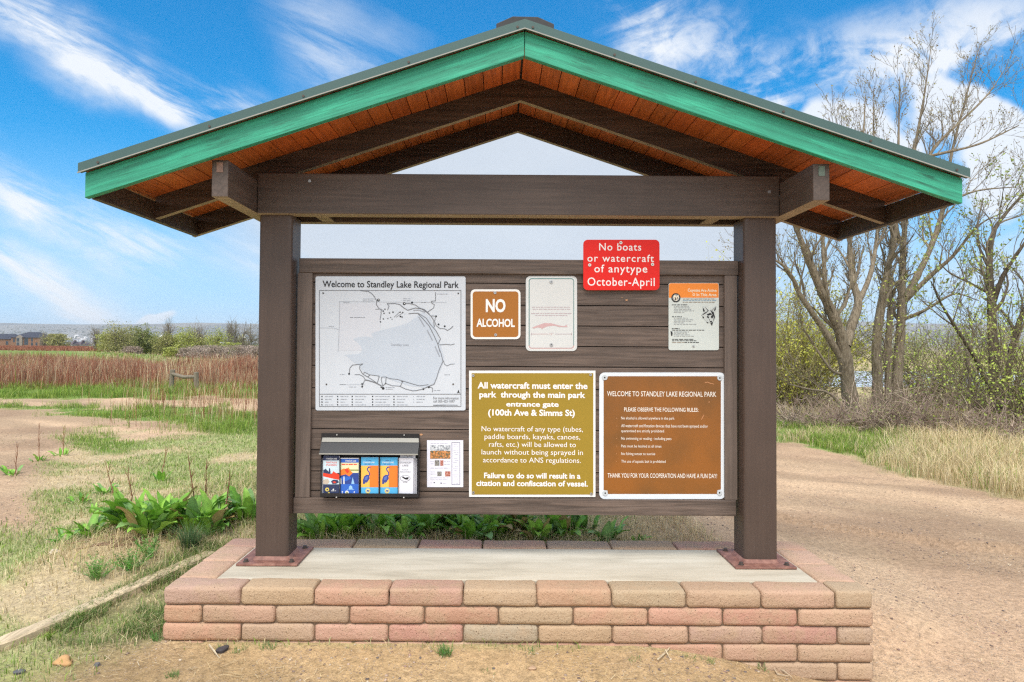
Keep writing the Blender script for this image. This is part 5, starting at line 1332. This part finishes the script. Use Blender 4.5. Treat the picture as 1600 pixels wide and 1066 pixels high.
# edging timber left of the base
def timber():
    A0, B0 = gpt(0, 1017), gpt(322, 876); path = [(A0.x + (B0.x-A0.x)*k - .03, A0.y + (B0.y-A0.y)*k) for k in (-.55, -.2, .1, .4, .6, .8, 1.06)]
    t = thing('edging_timber', 'weathered edging timber lying along the ground left of the base', 'timber', (-2.5, 0, zg(-2.5, 0)))
    for k, (a, b) in enumerate(((0, 3), (3, 6))):
        bm = bmesh.new(); n = 18; ring = []; A, B = path[a], path[b]; pp = smooth_path([(p[0], p[1], 0) for p in path[a:b+1]], n+1)
        dx, dy = B[0]-A[0], B[1]-A[1]; L = math.hypot(dx, dy); nx, ny = dy/L, -dx/L
        for i in range(n+1):
            x, y = pp[i][0], pp[i][1]; x += (.004 if i == 0 else -.004 if i == n else 0)*dx/L; y += (.004 if i == 0 else -.004 if i == n else 0)*dy/L; z = sum(zg(x + dx/L*o_, y + dy/L*o_) for o_ in (-.3, -.15, 0, .15, .3))/5 + .012
            row = []
            for o, h in ((-.047, -.10), (-.046, .036), (-.038, .045), (.036, .045), (.046, .036), (.048, -.10)):
                row.append(bm.verts.new((x + nx*o + random.uniform(-.002, .002), y + ny*o, z - .018 + h + random.uniform(-.0015, .0015))))
            ring.append(row)
        for i in range(n):
            for j in range(5): bm.faces.new((ring[i][j], ring[i+1][j], ring[i+1][j+1], ring[i][j+1]))
        bm.faces.new(ring[0]); bm.faces.new(ring[-1][::-1])
        bmesh.ops.recalc_face_normals(bm, faces=bm.faces)
        me = bpy.data.meshes.new('beam'); bm.to_mesh(me); bm.free(); me.materials.append(M['weathered'])
        o = bpy.data.objects.new('beam', me); COL.objects.link(o); adopt(o, t)
timber()

# rail fence in the meadow
def fence():
    D = 23.6; a = PD(267, 608, D); b = PD(307, 612, D-.6)
    t = thing('rail_fence', 'short old wooden rail fence of two posts standing in the red meadow', 'fence', (a.x, a.y, zg(a.x, a.y)))
    tops = []
    for p, h, lx in ((a, .68, .05), (b, .64, -.02)):
        z = zg(p.x, p.y); m = MB(); m.tube([(p.x, p.y, z-.1), (p.x+lx*.5, p.y, z+h*.5), (p.x+lx, p.y, z+h), (p.x+lx, p.y, z+h+.01)], [.085, .08, .08, .06], 9); m.build('post', M['oldwood'], t, smooth=False); tops.append((p.x+lx, p.y, z+h))
    m = MB(); A, B = Vector(tops[0]), Vector(tops[1]); d = (B-A).normalized()
    m.tube([A - d*.02 + Vector((0, -.03, -.13)), (A+B)/2 + Vector((0, -.03, -.20)), B + Vector((0, -.03, -.14))], [.055, .06, .055], 8); m.build('rail', M['oldwood'], t)
fence()
# ================================================================== trees
class Twigs:
    """fast collector of many thin tapered tubes"""
    def __init__(s): s.V = []; s.Q = []; s.C = []; s.n = 0
    def add(s, pts, rads, sides, col):
        pts = np.asarray(pts, dtype=float); m = len(pts); rads = np.asarray(rads)
        t = np.gradient(pts, axis=0); t /= np.linalg.norm(t, axis=1)[:, None] + 1e-9
        ref = np.array([.31, .83, .17]) if abs(t[0, 2]) > .8 else np.array([.1, .2, 1.0])
        a = np.cross(t, ref); a /= np.linalg.norm(a, axis=1)[:, None] + 1e-9
        b = np.cross(t, a)
        an = 2*PI*np.arange(sides)/sides
        ring = pts[:, None, :] + rads[:, None, None]*(a[:, None, :]*np.cos(an)[None, :, None] + b[:, None, :]*np.sin(an)[None, :, None])
        i = np.arange(m-1)[:, None]*sides; k = np.arange(sides)[None, :]; k2 = (k+1) % sides
        s.Q.append((np.stack([i+k, i+k2, i+sides+k2, i+sides+k], 2).reshape(-1, 4)) + s.n)
        s.V.append(ring.reshape(-1, 3)); s.C.append(np.repeat(np.array(col)[None], m*sides, 0)); s.n += m*sides
    def build(s, name, mat, parent, smooth=True):
        return fast_mesh(name, np.concatenate(s.V), np.concatenate(s.Q), None, mat, np.concatenate(s.C), smooth, parent)
class Leaves:
    def __init__(s): s.c = []; s.s = []; s.col = []
    def add(s, p, size, col): s.c.append(p); s.s.append(size); s.col.append(col)
    def build(s, name, parent, aspect=.55):
        c = np.array(s.c); sz = np.array(s.s)[:, None]; col = np.array(s.col); n = len(c)
        u = rng.normal(size=(n, 3)); u /= np.linalg.norm(u, axis=1)[:, None]
        w = rng.normal(size=(n, 3)); w -= u*(w*u).sum(1)[:, None]; w /= np.linalg.norm(w, axis=1)[:, None]
        V = np.stack([c - u*sz*.5, c + w*sz*aspect*.5, c + u*sz*.5, c - w*sz*aspect*.5], 1).reshape(-1, 3)
        return fast_mesh(name, V, np.arange(n*4).reshape(-1, 4), None, M['leaf'], np.repeat(col*(1 + .3*(rng.random((n, 1))-.5)), 4, 0), parent=parent)

def rand_perp(t):
    v = rng.normal(size=3); v -= t*(v@t); return v/(np.linalg.norm(v) + 1e-9)
BARK = {'bark': [(.20, .163, .115), (.155, .126, .088), (.26, .215, .155)], 'bark_dark': [(.17, .135, .095), (.21, .17, .12), (.13, .105, .075)]}
def limb(tw, lv, pts, r0, r1, level, P_):
    """a limb along pts, with its own branches; level 0 is the thickest"""
    pts = np.asarray(pts); m = len(pts); L = np.linalg.norm(np.diff(pts, axis=0), axis=1).sum()
    rads = np.linspace(r0, r1, m)*(1 + .06*rng.normal(size=m)) if level == 0 else np.linspace(r0, r1, m)
    sides = 9 if r0 > .07 else (6 if r0 > .025 else (4 if r0 > .009 else 3))
    col = np.array(P_['cols'][rng.integers(3)])*rng.uniform(.85, 1.15)
    tw[0 if r0 > .05 else 1].add(pts, np.maximum(rads, P_['rmin']), sides, col)
    if level >= P_['levels']:
        for j in range(P_['buds']):
            f = rng.uniform(.25, 1.0); i = min(int(f*(m-1)), m-2)
            p = pts[i] + (pts[i+1]-pts[i])*rng.random() + rng.normal(size=3)*P_['bud']*.7
            lv.add(p, P_['bud']*rng.uniform(.6, 1.5), P_['budcols'][rng.integers(len(P_['budcols']))])
        return
    t0 = P_['start'][level]; dens = P_['dens'][level]
    n = max(1, int(L*dens*(1-t0) + rng.random()))
    for j in range(n):
        f = t0 + (1-t0)*(j + rng.random())/n; f = min(f, .985)
        i = min(int(f*(m-1)), m-2); p = pts[i] + (pts[i+1]-pts[i])*(f*(m-1)-i)
        tan = pts[i+1]-pts[i]; tan /= np.linalg.norm(tan) + 1e-9
        sp = P_['spread'][level]*rng.uniform(.6, 1.3)
        d = tan*math.cos(sp) + rand_perp(tan)*math.sin(sp); d[2] += P_['up'][level]; d /= np.linalg.norm(d)
        l = P_['len'][level]*rng.uniform(.55, 1.25)*(1.15 - .55*f)
        k = 7 if level == 0 else 5
        q = [p]; dd = d.copy()
        for s_ in range(k-1):
            dd = dd + rng.normal(size=3)*P_['wob'] + np.array([0, 0, P_['curl']]); dd /= np.linalg.norm(dd); q.append(q[-1] + dd*l/(k-1))
        rr = (r0 + (r1-r0)*f)*rng.uniform(.40, .62)
        rr = min(rr, P_['rcap'][level])
        limb(tw, lv, np.array(q), rr, rr*.28, level+1, P_)
def tree_from(name, label, cat, D, stems, P_, bark='bark', group=None):
    """stems: (pixel path, start radius, end radius, depth drift)"""
    p0 = PD(*stems[0][0][0], D); t = thing(name, label, cat, (p0.x, p0.y, zg(p0.x, p0.y)), group)
    big, fine, lv = Twigs(), Twigs(), Leaves()
    P_ = dict(P_); P_['cols'] = BARK[bark]
    laid = []                                      # (px, py, depth) of the limbs so far, so that forks join
    for path, r0, r1, drift in stems:
        n = len(path); pts = []; d0 = D; best = 16.0
        for seg in laid:
            for (ax, ay, ad), (bx, by, bd) in zip(seg, seg[1:]):
                vx, vy = bx-ax, by-ay; u = max(0, min(1, ((path[0][0]-ax)*vx + (path[0][1]-ay)*vy)/(vx*vx+vy*vy+1e-9)))
                dd = math.hypot(ax+vx*u-path[0][0], ay+vy*u-path[0][1])
                if dd < best: best = dd; d0 = ad + (bd-ad)*u
        laid.append([(px, py, d0 + drift*i/(n-1)) for i, (px, py) in enumerate(path)])
        for i, (px, py) in enumerate(path):
            q = PD(px, py, d0 + drift*i/(n-1)); pts.append((q.x, q.y, q.z))
        if path is stems[0][0] or path[0][1] > 625: pts[0] = (pts[0][0], pts[0][1], zg(pts[0][0], pts[0][1]) - .15)
        limb((big, fine), lv, smooth_path(pts, 6*n), r0*.86, r1*.86, 0, P_)
    big.build('trunk', M[bark], t); fine.build('branches', M['twig'], t)
    if lv.c: lv.build('buds', t)
    return t
COT = dict(levels=3, start=[.28, .12, .10], dens=[3.3, 6.0, 6.2], spread=[.56, .56, .55], up=[.6, .42, .3], len=[1.25, .78, .40], rcap=[.05, .018, .008], wob=.17, curl=.05, rmin=.0040,
           buds=3, bud=.045, budcols=[(.34, .27, .11), (.27, .22, .09), (.22, .15, .08), (.30, .29, .10)])
A = lambda *p: list(p)
tree_from('cottonwood_tree', 'leaning many-stemmed bare cottonwood, nearest the right post of the kiosk', 'tree', 17.2, [
    (A((1338,668),(1327,612),(1321,563),(1313,520),(1295,478),(1276,436),(1258,392),(1240,345),(1226,310)), .24, .03, -1.5),
    (A((1313,520),(1298,490),(1290,455),(1287,400),(1284,330),(1287,262)), .12, .02, 1.0),
    (A((1321,540),(1331,508),(1341,472),(1331,433),(1328,381),(1330,300),(1348,215),(1352,150)), .15, .010, .8),
    (A((1341,472),(1356,440),(1366,400),(1372,330),(1366,230),(1364,150)), .09, .010, 1.4),
    (A((1312,556),(1282,508),(1249,459),(1239,436),(1220,412),(1180,395)), .10, .02, -1.2),
    (A((1316,585),(1298,577),(1266,531),(1252,508)), .05, .015, -.8),
    (A((1330,640),(1300,618),(1262,608),(1230,600)), .045, .015, -1.0),
    ], COT)
tree_from('cottonwood_tree', 'tall twin-trunked bare cottonwood with the highest crown, in the middle of the right-hand trees', 'tree', 18.4, [
    (A((1400,655),(1401,610),(1404,564),(1408,498),(1409,449),(1411,400),(1416,330),(1428,240),(1444,150),(1455,72)), .19, .009, .6),
    (A((1372,655),(1371,597),(1370,531),(1379,466),(1387,420),(1398,370),(1402,300),(1404,215),(1406,120)), .18, .010, -.6),
    (A((1389,650),(1388,590),(1389,520),(1391,470),(1388,430)), .12, .07, .1),
    (A((1415,466),(1436,426),(1455,385),(1475,320),(1487,240),(1510,150),(1530,74)), .12, .008, 1.4),
    (A((1414,470),(1455,430),(1489,400),(1530,352),(1572,330)), .09, .008, -1.2),
    (A((1416,330),(1440,270),(1465,225),(1537,155),(1572,106)), .085, .008, .8),
    (A((1405,380),(1380,300),(1330,235),(1296,205)), .07, .015, -.8),
    (A((1428,250),(1470,240),(1530,225),(1592,196)), .06, .015, -1.0),
    (A((1409,500),(1445,485),(1490,460),(1530,470)), .06, .012, -1.2),
    (A((1404,330),(1450,330),(1520,300),(1588,292)), .06, .012, -.6),
    ], COT)
LIME = dict(COT, buds=5, bud=.07, budcols=[(.26, .34, .06), (.32, .38, .09), (.22, .28, .07), (.38, .36, .12)], dens=[2.2, 4.6, 4.6], len=[1.5, .8, .4])
tree_from('budding_tree', 'darker budding tree with thin leaning trunks at the far right edge', 'tree', 16.5, [
    (A((1553,652),(1553,564),(1550,508),(1548,459),(1546,410),(1552,365),(1569,337),(1602,300)), .15, .03, .6),
    (A((1568,650),(1572,600),(1581,548),(1592,505),(1603,480),(1625,430)), .12, .04, -.8),
    (A((1551,475),(1568,430),(1591,395),(1620,350)), .08, .02, -.8),
    (A((1549,613),(1522,558),(1489,505),(1469,472),(1455,440)), .065, .012, -1.0),
    (A((1548,460),(1515,442),(1482,425),(1460,400)), .04, .01, -.6),
    (A((1546,420),(1530,385),(1528,350),(1536,310)), .05, .012, .6),
    (A((1516,650),(1516,600),(1514,555),(1520,520),(1512,480)), .05, .012, .3),
    ], LIME, 'bark_dark')

# leafy shrubs and the bare brush at the trees' feet
def shrub(name, label, x, y, hgt, rad, nst, P_, cat='shrub', group=None, bark='bark_dark'):
    z = zg(x, y); t = thing(name, label, cat, (x, y, z), group); tw, lv = Twigs(), Leaves()
    for k in range(nst):
        a = rng.random()*2*PI; e = rng.uniform(.35, 1.45); L = hgt*rng.uniform(.65, 1.15)*(.75 + .3*math.sin(e))
        r = rad*.35*rng.random(); p = np.array([x + r*math.cos(a), y + r*math.sin(a), z-.03])
        d = np.array([math.cos(a)*math.cos(e)*rad/hgt*1.4, math.sin(a)*math.cos(e)*rad/hgt*1.4, math.sin(e)]); d /= np.linalg.norm(d)
        q = [p]
        for s_ in range(6):
            d = d + rng.normal(size=3)*.14 + np.array([0, 0, P_.get('sag', -.03)]); d /= np.linalg.norm(d); q.append(q[-1] + d*L/6)
        q = np.array(q); c = np.array(P_['cols'][rng.integers(len(P_['cols']))])*rng.uniform(.8, 1.2)
        r0 = P_['r']*rng.uniform(.6, 1.4); tw.add(q, np.linspace(r0, r0*.3, 7), 3, c)
        for j in range(P_['sub']):
            i = rng.integers(1, 6); b = q[i] + (q[i+1]-q[i])*rng.random(); dd = d*.4 + rng.normal(size=3)*.55 + np.array([0, 0, .25]); dd /= np.linalg.norm(dd); l = L*rng.uniform(.12, .35)
            s2 = np.array([b, b + dd*l*.5 + rng.normal(size=3)*l*.06, b + dd*l]); tw.add(s2, [r0*.5, r0*.35, r0*.15], 3, c*rng.uniform(.9, 1.2))
            for _ in range(P_['lv']):
                lv.add(b + dd*l*rng.uniform(.2, 1.1) + rng.normal(size=3)*P_['ls']*.8, P_['ls']*rng.uniform(.6, 1.4), P_['lc'][rng.integers(len(P_['lc']))])
    tw.build('stems', M['twig'], t)
    if lv.c: lv.build('leaves', t)
    return t
BRUSH = dict(cols=[(.30, .215, .17), (.36, .27, .215), (.24, .17, .13), (.42, .33, .25)], r=.010, sub=7, lv=0, ls=.04, lc=[(.2, .25, .08)], sag=-.07)
BRUSHG = dict(BRUSH, lv=1, ls=.05, lc=[(.22, .27, .07), (.28, .31, .10), (.34, .32, .14)])
WILLOW = dict(cols=[(.30, .25, .10), (.24, .20, .09)], r=.014, sub=9, lv=6, ls=.075, lc=[(.64, .62, .08), (.56, .59, .09), (.70, .66, .13), (.48, .52, .08)], sag=.02)
GREENB = dict(cols=[(.15, .12, .08), (.20, .16, .10)], r=.012, sub=8, lv=5, ls=.06, lc=[(.42, .54, .08), (.48, .58, .10), (.34, .46, .08), (.54, .58, .15)], sag=-.02)
bl = 'bare brown brush tangled at the foot of the right-hand trees'
for px, D, h, r, n, kind in ((1240, 16.0, 1.15, 1.2, 90, BRUSH), (1290, 15.4, 1.0, 1.3, 100, BRUSH), (1340, 15.2, 1.3, 1.2, 110, BRUSH), (1385, 15.0, 1.55, 1.3, 120, BRUSHG), (1425, 15.0, 1.5, 1.2, 110, BRUSHG),
                            (1470, 14.4, 1.2, 1.3, 110, BRUSH), (1515, 14.0, 1.0, 1.2, 100, BRUSH), (1560, 13.6, 1.0, 1.3, 100, BRUSHG), (1600, 13.2, 1.1, 1.2, 90, BRUSH), (1260, 19.0, 1.5, 1.3, 70, BRUSHG), (1450, 18.0, 2.0, 1.4, 80, BRUSHG), (1545, 18.0, 1.7, 1.4, 80, BRUSHG)):
    q = PD(px, 640, D); shrub('brush_thicket', bl, q.x, q.y, h*.72, r, n, kind, 'brush', 'bare brush under the trees')
for px, D, h, r, n, kind, lab in ((1226, 20.0, 3.9, 1.7, 130, WILLOW, 'yellow-green willow bush half hidden behind the right post'), (1255, 24.0, 2.7, 1.4, 60, dict(WILLOW, lc=[(.34, .34, .12), (.30, .33, .09), (.38, .36, .16)]), 'duller olive willow bush just right of the yellow-green one'),
        (1482, 19.5, 3.0, 1.8, 70, GREENB, 'pale green leafy bush between the tall cottonwood and the right-edge tree'), (1595, 15.0, 3.0, 1.6, 80, GREENB, 'fresh green leafy bush at the right edge of the picture, before the budding tree'), (1536, 21, 2.5, 1.7, 60, GREENB, 'green leafy bush directly behind the trunk of the budding tree'), (1432, 23, 2.4, 1.5, 50, dict(GREENB, lc=[(.30, .34, .10), (.26, .30, .09)]), 'small olive bush behind the tall cottonwood, in front of the lake')):
    q = PD(px, 640, D); shrub('leafy_shrub', lab, q.x, q.y, h, r, int(n*1.4), kind, 'bush')

# ---- far side of the lake: bank and low trees; and the trees beyond the meadow on the left
def far_tree(name, label, px, D, wpx, hpx, kind, cat='tree', group=None, fill=1.0, base=None):
    q = PD(px, 540, D); z = zg(q.x, q.y) if base is None else base; k = D/FPX
    w, h = wpx*k*1.32, hpx*k*1.32
    t = thing(name, label, cat, (q.x, q.y, z), group); tw, lv = Twigs(), Leaves()
    cols = {'olive': [(.29, .28, .08), (.36, .34, .11), (.22, .22, .07), (.38, .34, .15)], 'green': [(.19, .22, .055), (.25, .28, .075), (.15, .18, .05)], 'lime': [(.36, .38, .08), (.43, .43, .10), (.28, .31, .07)],
            'grey': [(.27, .245, .19), (.31, .28, .22)], 'pink': [(.36, .265, .21), (.42, .32, .26), (.30, .22, .175)], 'pale': [(.36, .335, .20), (.42, .39, .25)]}[kind]
    bare = kind in ('grey', 'pale')
    n = 30 if bare else 20
    tips = []
    for j in range(3 if h > w*.7 else 2):
        a = rng.random()*2*PI; p = np.array([q.x + (.06*w*math.cos(a) if j else 0), q.y, z-.1])
        tip = p + np.array([rng.uniform(-.12, .12)*w, rng.uniform(-.1, .1)*w, h*rng.uniform(.75, 1.0)])
        pts = smooth_path([p, p*.6 + tip*.4 + rng.normal(size=3)*.04*w, tip], 8); r0 = .022*h + .02
        tw.add(pts, np.linspace(r0, r0*.2, 8), 5, (.16, .13, .10))
        for _ in range(n):
            f = rng.uniform(.12, .9); b = pts[int(f*7)]; a = rng.random()*2*PI; e = rng.uniform(.1, 1.2)
            l = w*.5*rng.uniform(.5, 1.0)*(1.1 - .5*f); d = np.array([math.cos(a)*math.cos(e), math.sin(a)*math.cos(e), math.sin(e)*(h/w if h > w else .8)])
            e2 = b + d*l; m_ = (b+e2)/2 + rng.normal(size=3)*.05*l
            tw.add(np.array([b, m_, e2]), [r0*.35, r0*.22, r0*.1], 3, (.20, .165, .125)); tips += [e2, m_]
            for _ in range(4 if bare else 2):
                g = e2 + (m_-e2)*rng.random(); h2 = g + rng.normal(size=3)*.14*w + np.array([0, 0, .10*h]); tw.add(np.array([g, h2]), [r0*.13, r0*.06], 3, (.27, .23, .17)); tips.append(h2)
    nl = int((300 if bare else 3800)*fill)
    T = np.array(tips)
    for _ in range(nl):
        b = T[rng.integers(len(T))]; p = b + rng.normal(size=3)*np.array([.065*w, .065*w, .065*h])
        if p[2] < z or p[2] > z + 1.12*h: continue
        lv.add(p, (.13 if bare else .27)*k*8.5*rng.uniform(.5, 1.3), cols[rng.integers(len(cols))])
    if not bare:                                   # skirt of foliage down to the ground
        for _ in range(nl//3):
            a = rng.random()*2*PI; r = w*.45*rng.random()**.5; lv.add(np.array([q.x + r*math.cos(a), q.y + r*math.sin(a), z + abs(rng.normal())*.2*h]), .30*k*7.5*rng.uniform(.5, 1.2), np.array(cols[rng.integers(len(cols))])*.9)
    tw.build('trunk', M['twig'], t)
    if lv.c: lv.build('crown', t)
    return t
for a in (('low_tree', 'low soft olive tree filling the gap right of the darker green bushy tree', 240, 124, 34, 24, 'lime'), ('low_tree', 'low yellowish tree between the grey-green tree and the yellow-green bushy one', 277, 122, 30, 24, 'lime'), ('low_tree', 'low olive tree between the two yellow-green bushy trees', 318, 120, 30, 26, 'olive'), ('low_tree', 'low yellowish tree left of the round olive tree', 168, 126, 24, 24, 'lime'), ('low_tree', 'low olive tree behind the tall pale bare tree', 376, 124, 34, 24, 'olive'), ('low_tree', 'low olive tree behind the round olive tree, between it and the dark one', 205, 128, 34, 28, 'olive'),
          ('round_tree', 'round olive tree with dark twisted limbs, leftmost of the meadow tree line', 184, 118, 46, 35, 'olive'), ('round_tree', 'darker green bushy tree right beside the round olive one', 223, 122, 32, 33, 'green'),
          ('bare_tree', 'thin grey bare tree left of the round olive tree', 151, 130, 22, 30, 'grey'), ('round_tree', 'grey-green low tree in the middle of the meadow tree line', 258, 120, 32, 26, 'olive'), ('bare_tree', 'small grey bare tree showing behind the low grey-green one', 262, 150, 24, 40, 'grey'),
          ('round_tree', 'yellow-green bushy tree with bare branch tips above it', 296, 118, 38, 32, 'lime'), ('bare_tree', 'bare branching tree standing behind the yellow-green bushy tree', 308, 130, 34, 44, 'grey'), ('round_tree', 'dense yellow-green tree just left of the tall pale bare tree', 338, 112, 34, 34, 'lime'),
          ('bare_tree', 'tallest pale bare tree of the meadow tree line, with buff buds', 361, 116, 26, 50, 'pale'), ('bare_tree', 'broad pale bare tree nearest the left post of the kiosk', 388, 118, 40, 44, 'pale'), ('round_tree', 'small light green bush under the tall pale bare tree', 366, 108, 30, 17, 'lime'),
          ('round_tree', 'low green bush at the foot of the yellow-green trees', 266, 100, 20, 12, 'lime'), ('pale_tree', 'pale yellowish tree right beside the far apartment building', 68, 300, 16, 18, 'pale'), ('pale_tree', 'low brownish trees clump between the building and the grey bare tree', 92, 300, 26, 13, 'olive'), ('round_tree', 'small green bush half behind the left post', 402, 104, 24, 16, 'green')):
    far_tree(a[0], a[1], *a[2:])
for k, (px, D, w, h) in enumerate(((310, 88, 40, 16), (340, 84, 44, 17), (372, 82, 46, 17), (400, 80, 40, 17), (325, 96, 44, 15), (385, 95, 50, 16), (208, 116, 22, 8), (292, 100, 28, 12))):
    far_tree('pink_thicket', 'low pinkish-grey leafless thicket in front of the meadow tree line', px, D, w, h, 'pink', 'thicket', 'pinkish thickets in the meadow', .7)
for k, (px, w, h, kind) in enumerate(((1235, 60, 26, 'grey'), (1290, 70, 30, 'olive'), (1340, 60, 34, 'grey'), (1420, 70, 30, 'olive'), (1490, 80, 34, 'grey'), (1560, 80, 36, 'olive'), (1620, 60, 30, 'grey'), (1130, 70, 26, 'olive'), (1050, 70, 26, 'grey'))):
    far_tree('shore_tree', 'hazy low tree on the far bank of the lake', px, 285, w, h, kind, 'tree', 'trees on the far lake bank', .6)

# ---- the apartment building beyond the field, and the distant town
def apartments():
    D = 380; k = D/FPX
    a = PD(-60, 541, D); b = PD(31, 541, D); c = PD(62, 541, D); z = PD(30, 545, D).z - 2
    t = thing('apartment_building', 'far brick apartment building with a dark roof beyond the left field', 'building', (b.x, b.y, z))
    BR = plain('brown_brick', (.22, .115, .07), .9, var=.12, scale=1); ST = plain('grey_stucco', (.24, .20, .17), .9, scale=1); RF = plain('slate_roof', (.035, .038, .055), .8, scale=1); GL = plain('dark_window', (.04, .05, .065), .2)
    ze = z + 2 + 17.5*k
    m = MB(); m.box(PD(17, 541, D).x, c.x, b.y, b.y+14, z, ze); m.build('wall', BR, t)
    m = MB(); m.box(a.x, PD(17, 541, D).x, b.y+3, b.y+15, z, ze-2.6*k); m.build('wall', BR, t)
    xa, xb = PD(27, 541, D).x, PD(36, 541, D).x; m = MB(); m.prism([(xa, z), (xb, z), (xb, ze+.4), ((xa+xb)/2, ze+1.4), (xa, ze+.4)], b.y-1.0, b.y-.01); m.build('gable_bay', ST, t)
    def hip(x0, x1, y0, y1, z0, h):
        m = MB(); o = .6; r = (y1-y0)/2
        v = [(x0-o, y0-o, z0), (x1+o, y0-o, z0), (x1+o, y1+o, z0), (x0-o, y1+o, z0), (x0+r*.7, (y0+y1)/2, z0+h), (x1-r*.7, (y0+y1)/2, z0+h)]
        m.add(v, [(0,1,5,4), (1,2,5), (2,3,4,5), (3,0,4), (0,3,2,1)]); m.build('roof', RF, t)
    hip(PD(17, 541, D).x, c.x, b.y, b.y+14, ze, 3.2); hip(a.x, PD(17, 541, D).x, b.y+3, b.y+15, ze-2.6*k, 3.0)
    for px, w, yy in ((30, 4, 531), (30, 4, 538), (41, 6, 533), (50, 3, 531), (50, 3, 538), (57, 3, 538), (22, 3, 532), (5, 4, 536), (-10, 4, 536)):
        q = PD(px, yy, D); yf = b.y - (1.05 if px == 30 else .06) + (3 if px < 17 else 0); h = 2.0 if px != 41 else 4.2
        m = MB(); m.box(q.x - w*k/2, q.x + w*k/2, yf, yf+.05, q.z-h/2, q.z+h/2); m.build('window', GL, t)
apartments()
def cottage(px, D, w, label):
    q = PD(px, 545, D); k = D/FPX; z = PD(px, 545, D).z - 1; x0, x1 = q.x - w*k/2, q.x + w*k/2
    t = thing('far_house', label, 'house', (q.x, q.y, z), None)
    m = MB(); m.box(x0, x1, q.y, q.y+9, z, z+3.0); m.build('wall', plain('far_wall', (.42, .38, .34), .9), t)
    m = MB(); m.add([(x0-.4, q.y-.4, z+3), (x1+.4, q.y-.4, z+3), (x1+.4, q.y+9.4, z+3), (x0-.4, q.y+9.4, z+3), (x0+2, q.y+4.5, z+5.2), (x1-2, q.y+4.5, z+5.2)], [(0,1,5,4), (1,2,5), (2,3,4,5), (3,0,4), (0,3,2,1)]); m.build('roof', plain('far_roof', (.11, .085, .095), .9), t)
cottage(108, 330, 9, 'small far dark-roofed house left of centre beyond the red field'); cottage(121, 335, 9, 'small far dark-roofed house, right of the other one, beyond the red field')
def town():
    n = 900; V, Q, C = [], [], []; b = 0
    for _ in range(n):
        D = rng.uniform(1500, 4200); tt = rng.uniform(-.85, -.02) if rng.random() < .75 else rng.uniform(-.02, .8); x = tt*D; y = D - 4.16
        z = float(height(np.array([x]), np.array([y]))[0]); w, d_, h = rng.uniform(8, 26), rng.uniform(8, 16), rng.uniform(4, 9)
        c = [(.62, .60, .58), (.48, .44, .40), (.70, .68, .66), (.30, .28, .28), (.40, .34, .29)][rng.integers(5)]
        V += [(x-w/2, y, z-2), (x+w/2, y, z-2), (x+w/2, y+d_, z-2), (x-w/2, y+d_, z-2), (x-w/2, y, z+h), (x+w/2, y, z+h), (x+w/2, y+d_, z+h), (x-w/2, y+d_, z+h), (x-w/2, y+d_/2, z+h*1.4), (x+w/2, y+d_/2, z+h*1.4)]
        Q += [(b, b+1, b+5, b+4), (b+1, b+2, b+6, b+5), (b+3, b, b+4, b+7), (b+4, b+5, b+9, b+8), (b+6, b+7, b+8, b+9)]; C += [c]*8 + [(.22, .20, .20) if rng.random() < .5 else (.5, .48, .46)]*2; b += 10
    for _ in range(5200):                          # dark specks: trees among the houses
        D = rng.uniform(1300, 4800); tt = rng.uniform(-.85, .85); x = tt*D; y = D - 4.16; z = float(height(np.array([x]), np.array([y]))[0]); r = rng.uniform(4, 11); h = rng.uniform(4, 10)
        V += [(x-r, y, z), (x+r, y, z), (x+r*.7, y+r, z+h*.8), (x-r*.7, y+r, z+h*.8), (x-r*.6, y, z+h), (x+r*.6, y, z+h)]; Q += [(b, b+1, b+5, b+4), (b+4, b+5, b+2, b+3)]; C += [(.085, .085, .055)]*6; b += 6
    o = fast_mesh('distant_town', np.array(V), np.array(Q), None, M['stone'], np.array(C)); tag(o, kind='stuff')
town()

# ---- air
def haze():
    m, N = new_mat('haze_air')
    v = N.n('ShaderNodeVolumePrincipled', {'Color': (.80, .86, .95, 1), 'Density': HAZE, 'Anisotropy': 0.0})
    N.n('ShaderNodeOutputMaterial', {'Volume': v.outputs[0]})
    mb = MB(); mb.box(-9100, 9100, -60, 9100, -75, 260); o = mb.build('haze', m); tag(o, kind='stuff')
HAZE = 0.0001
haze()
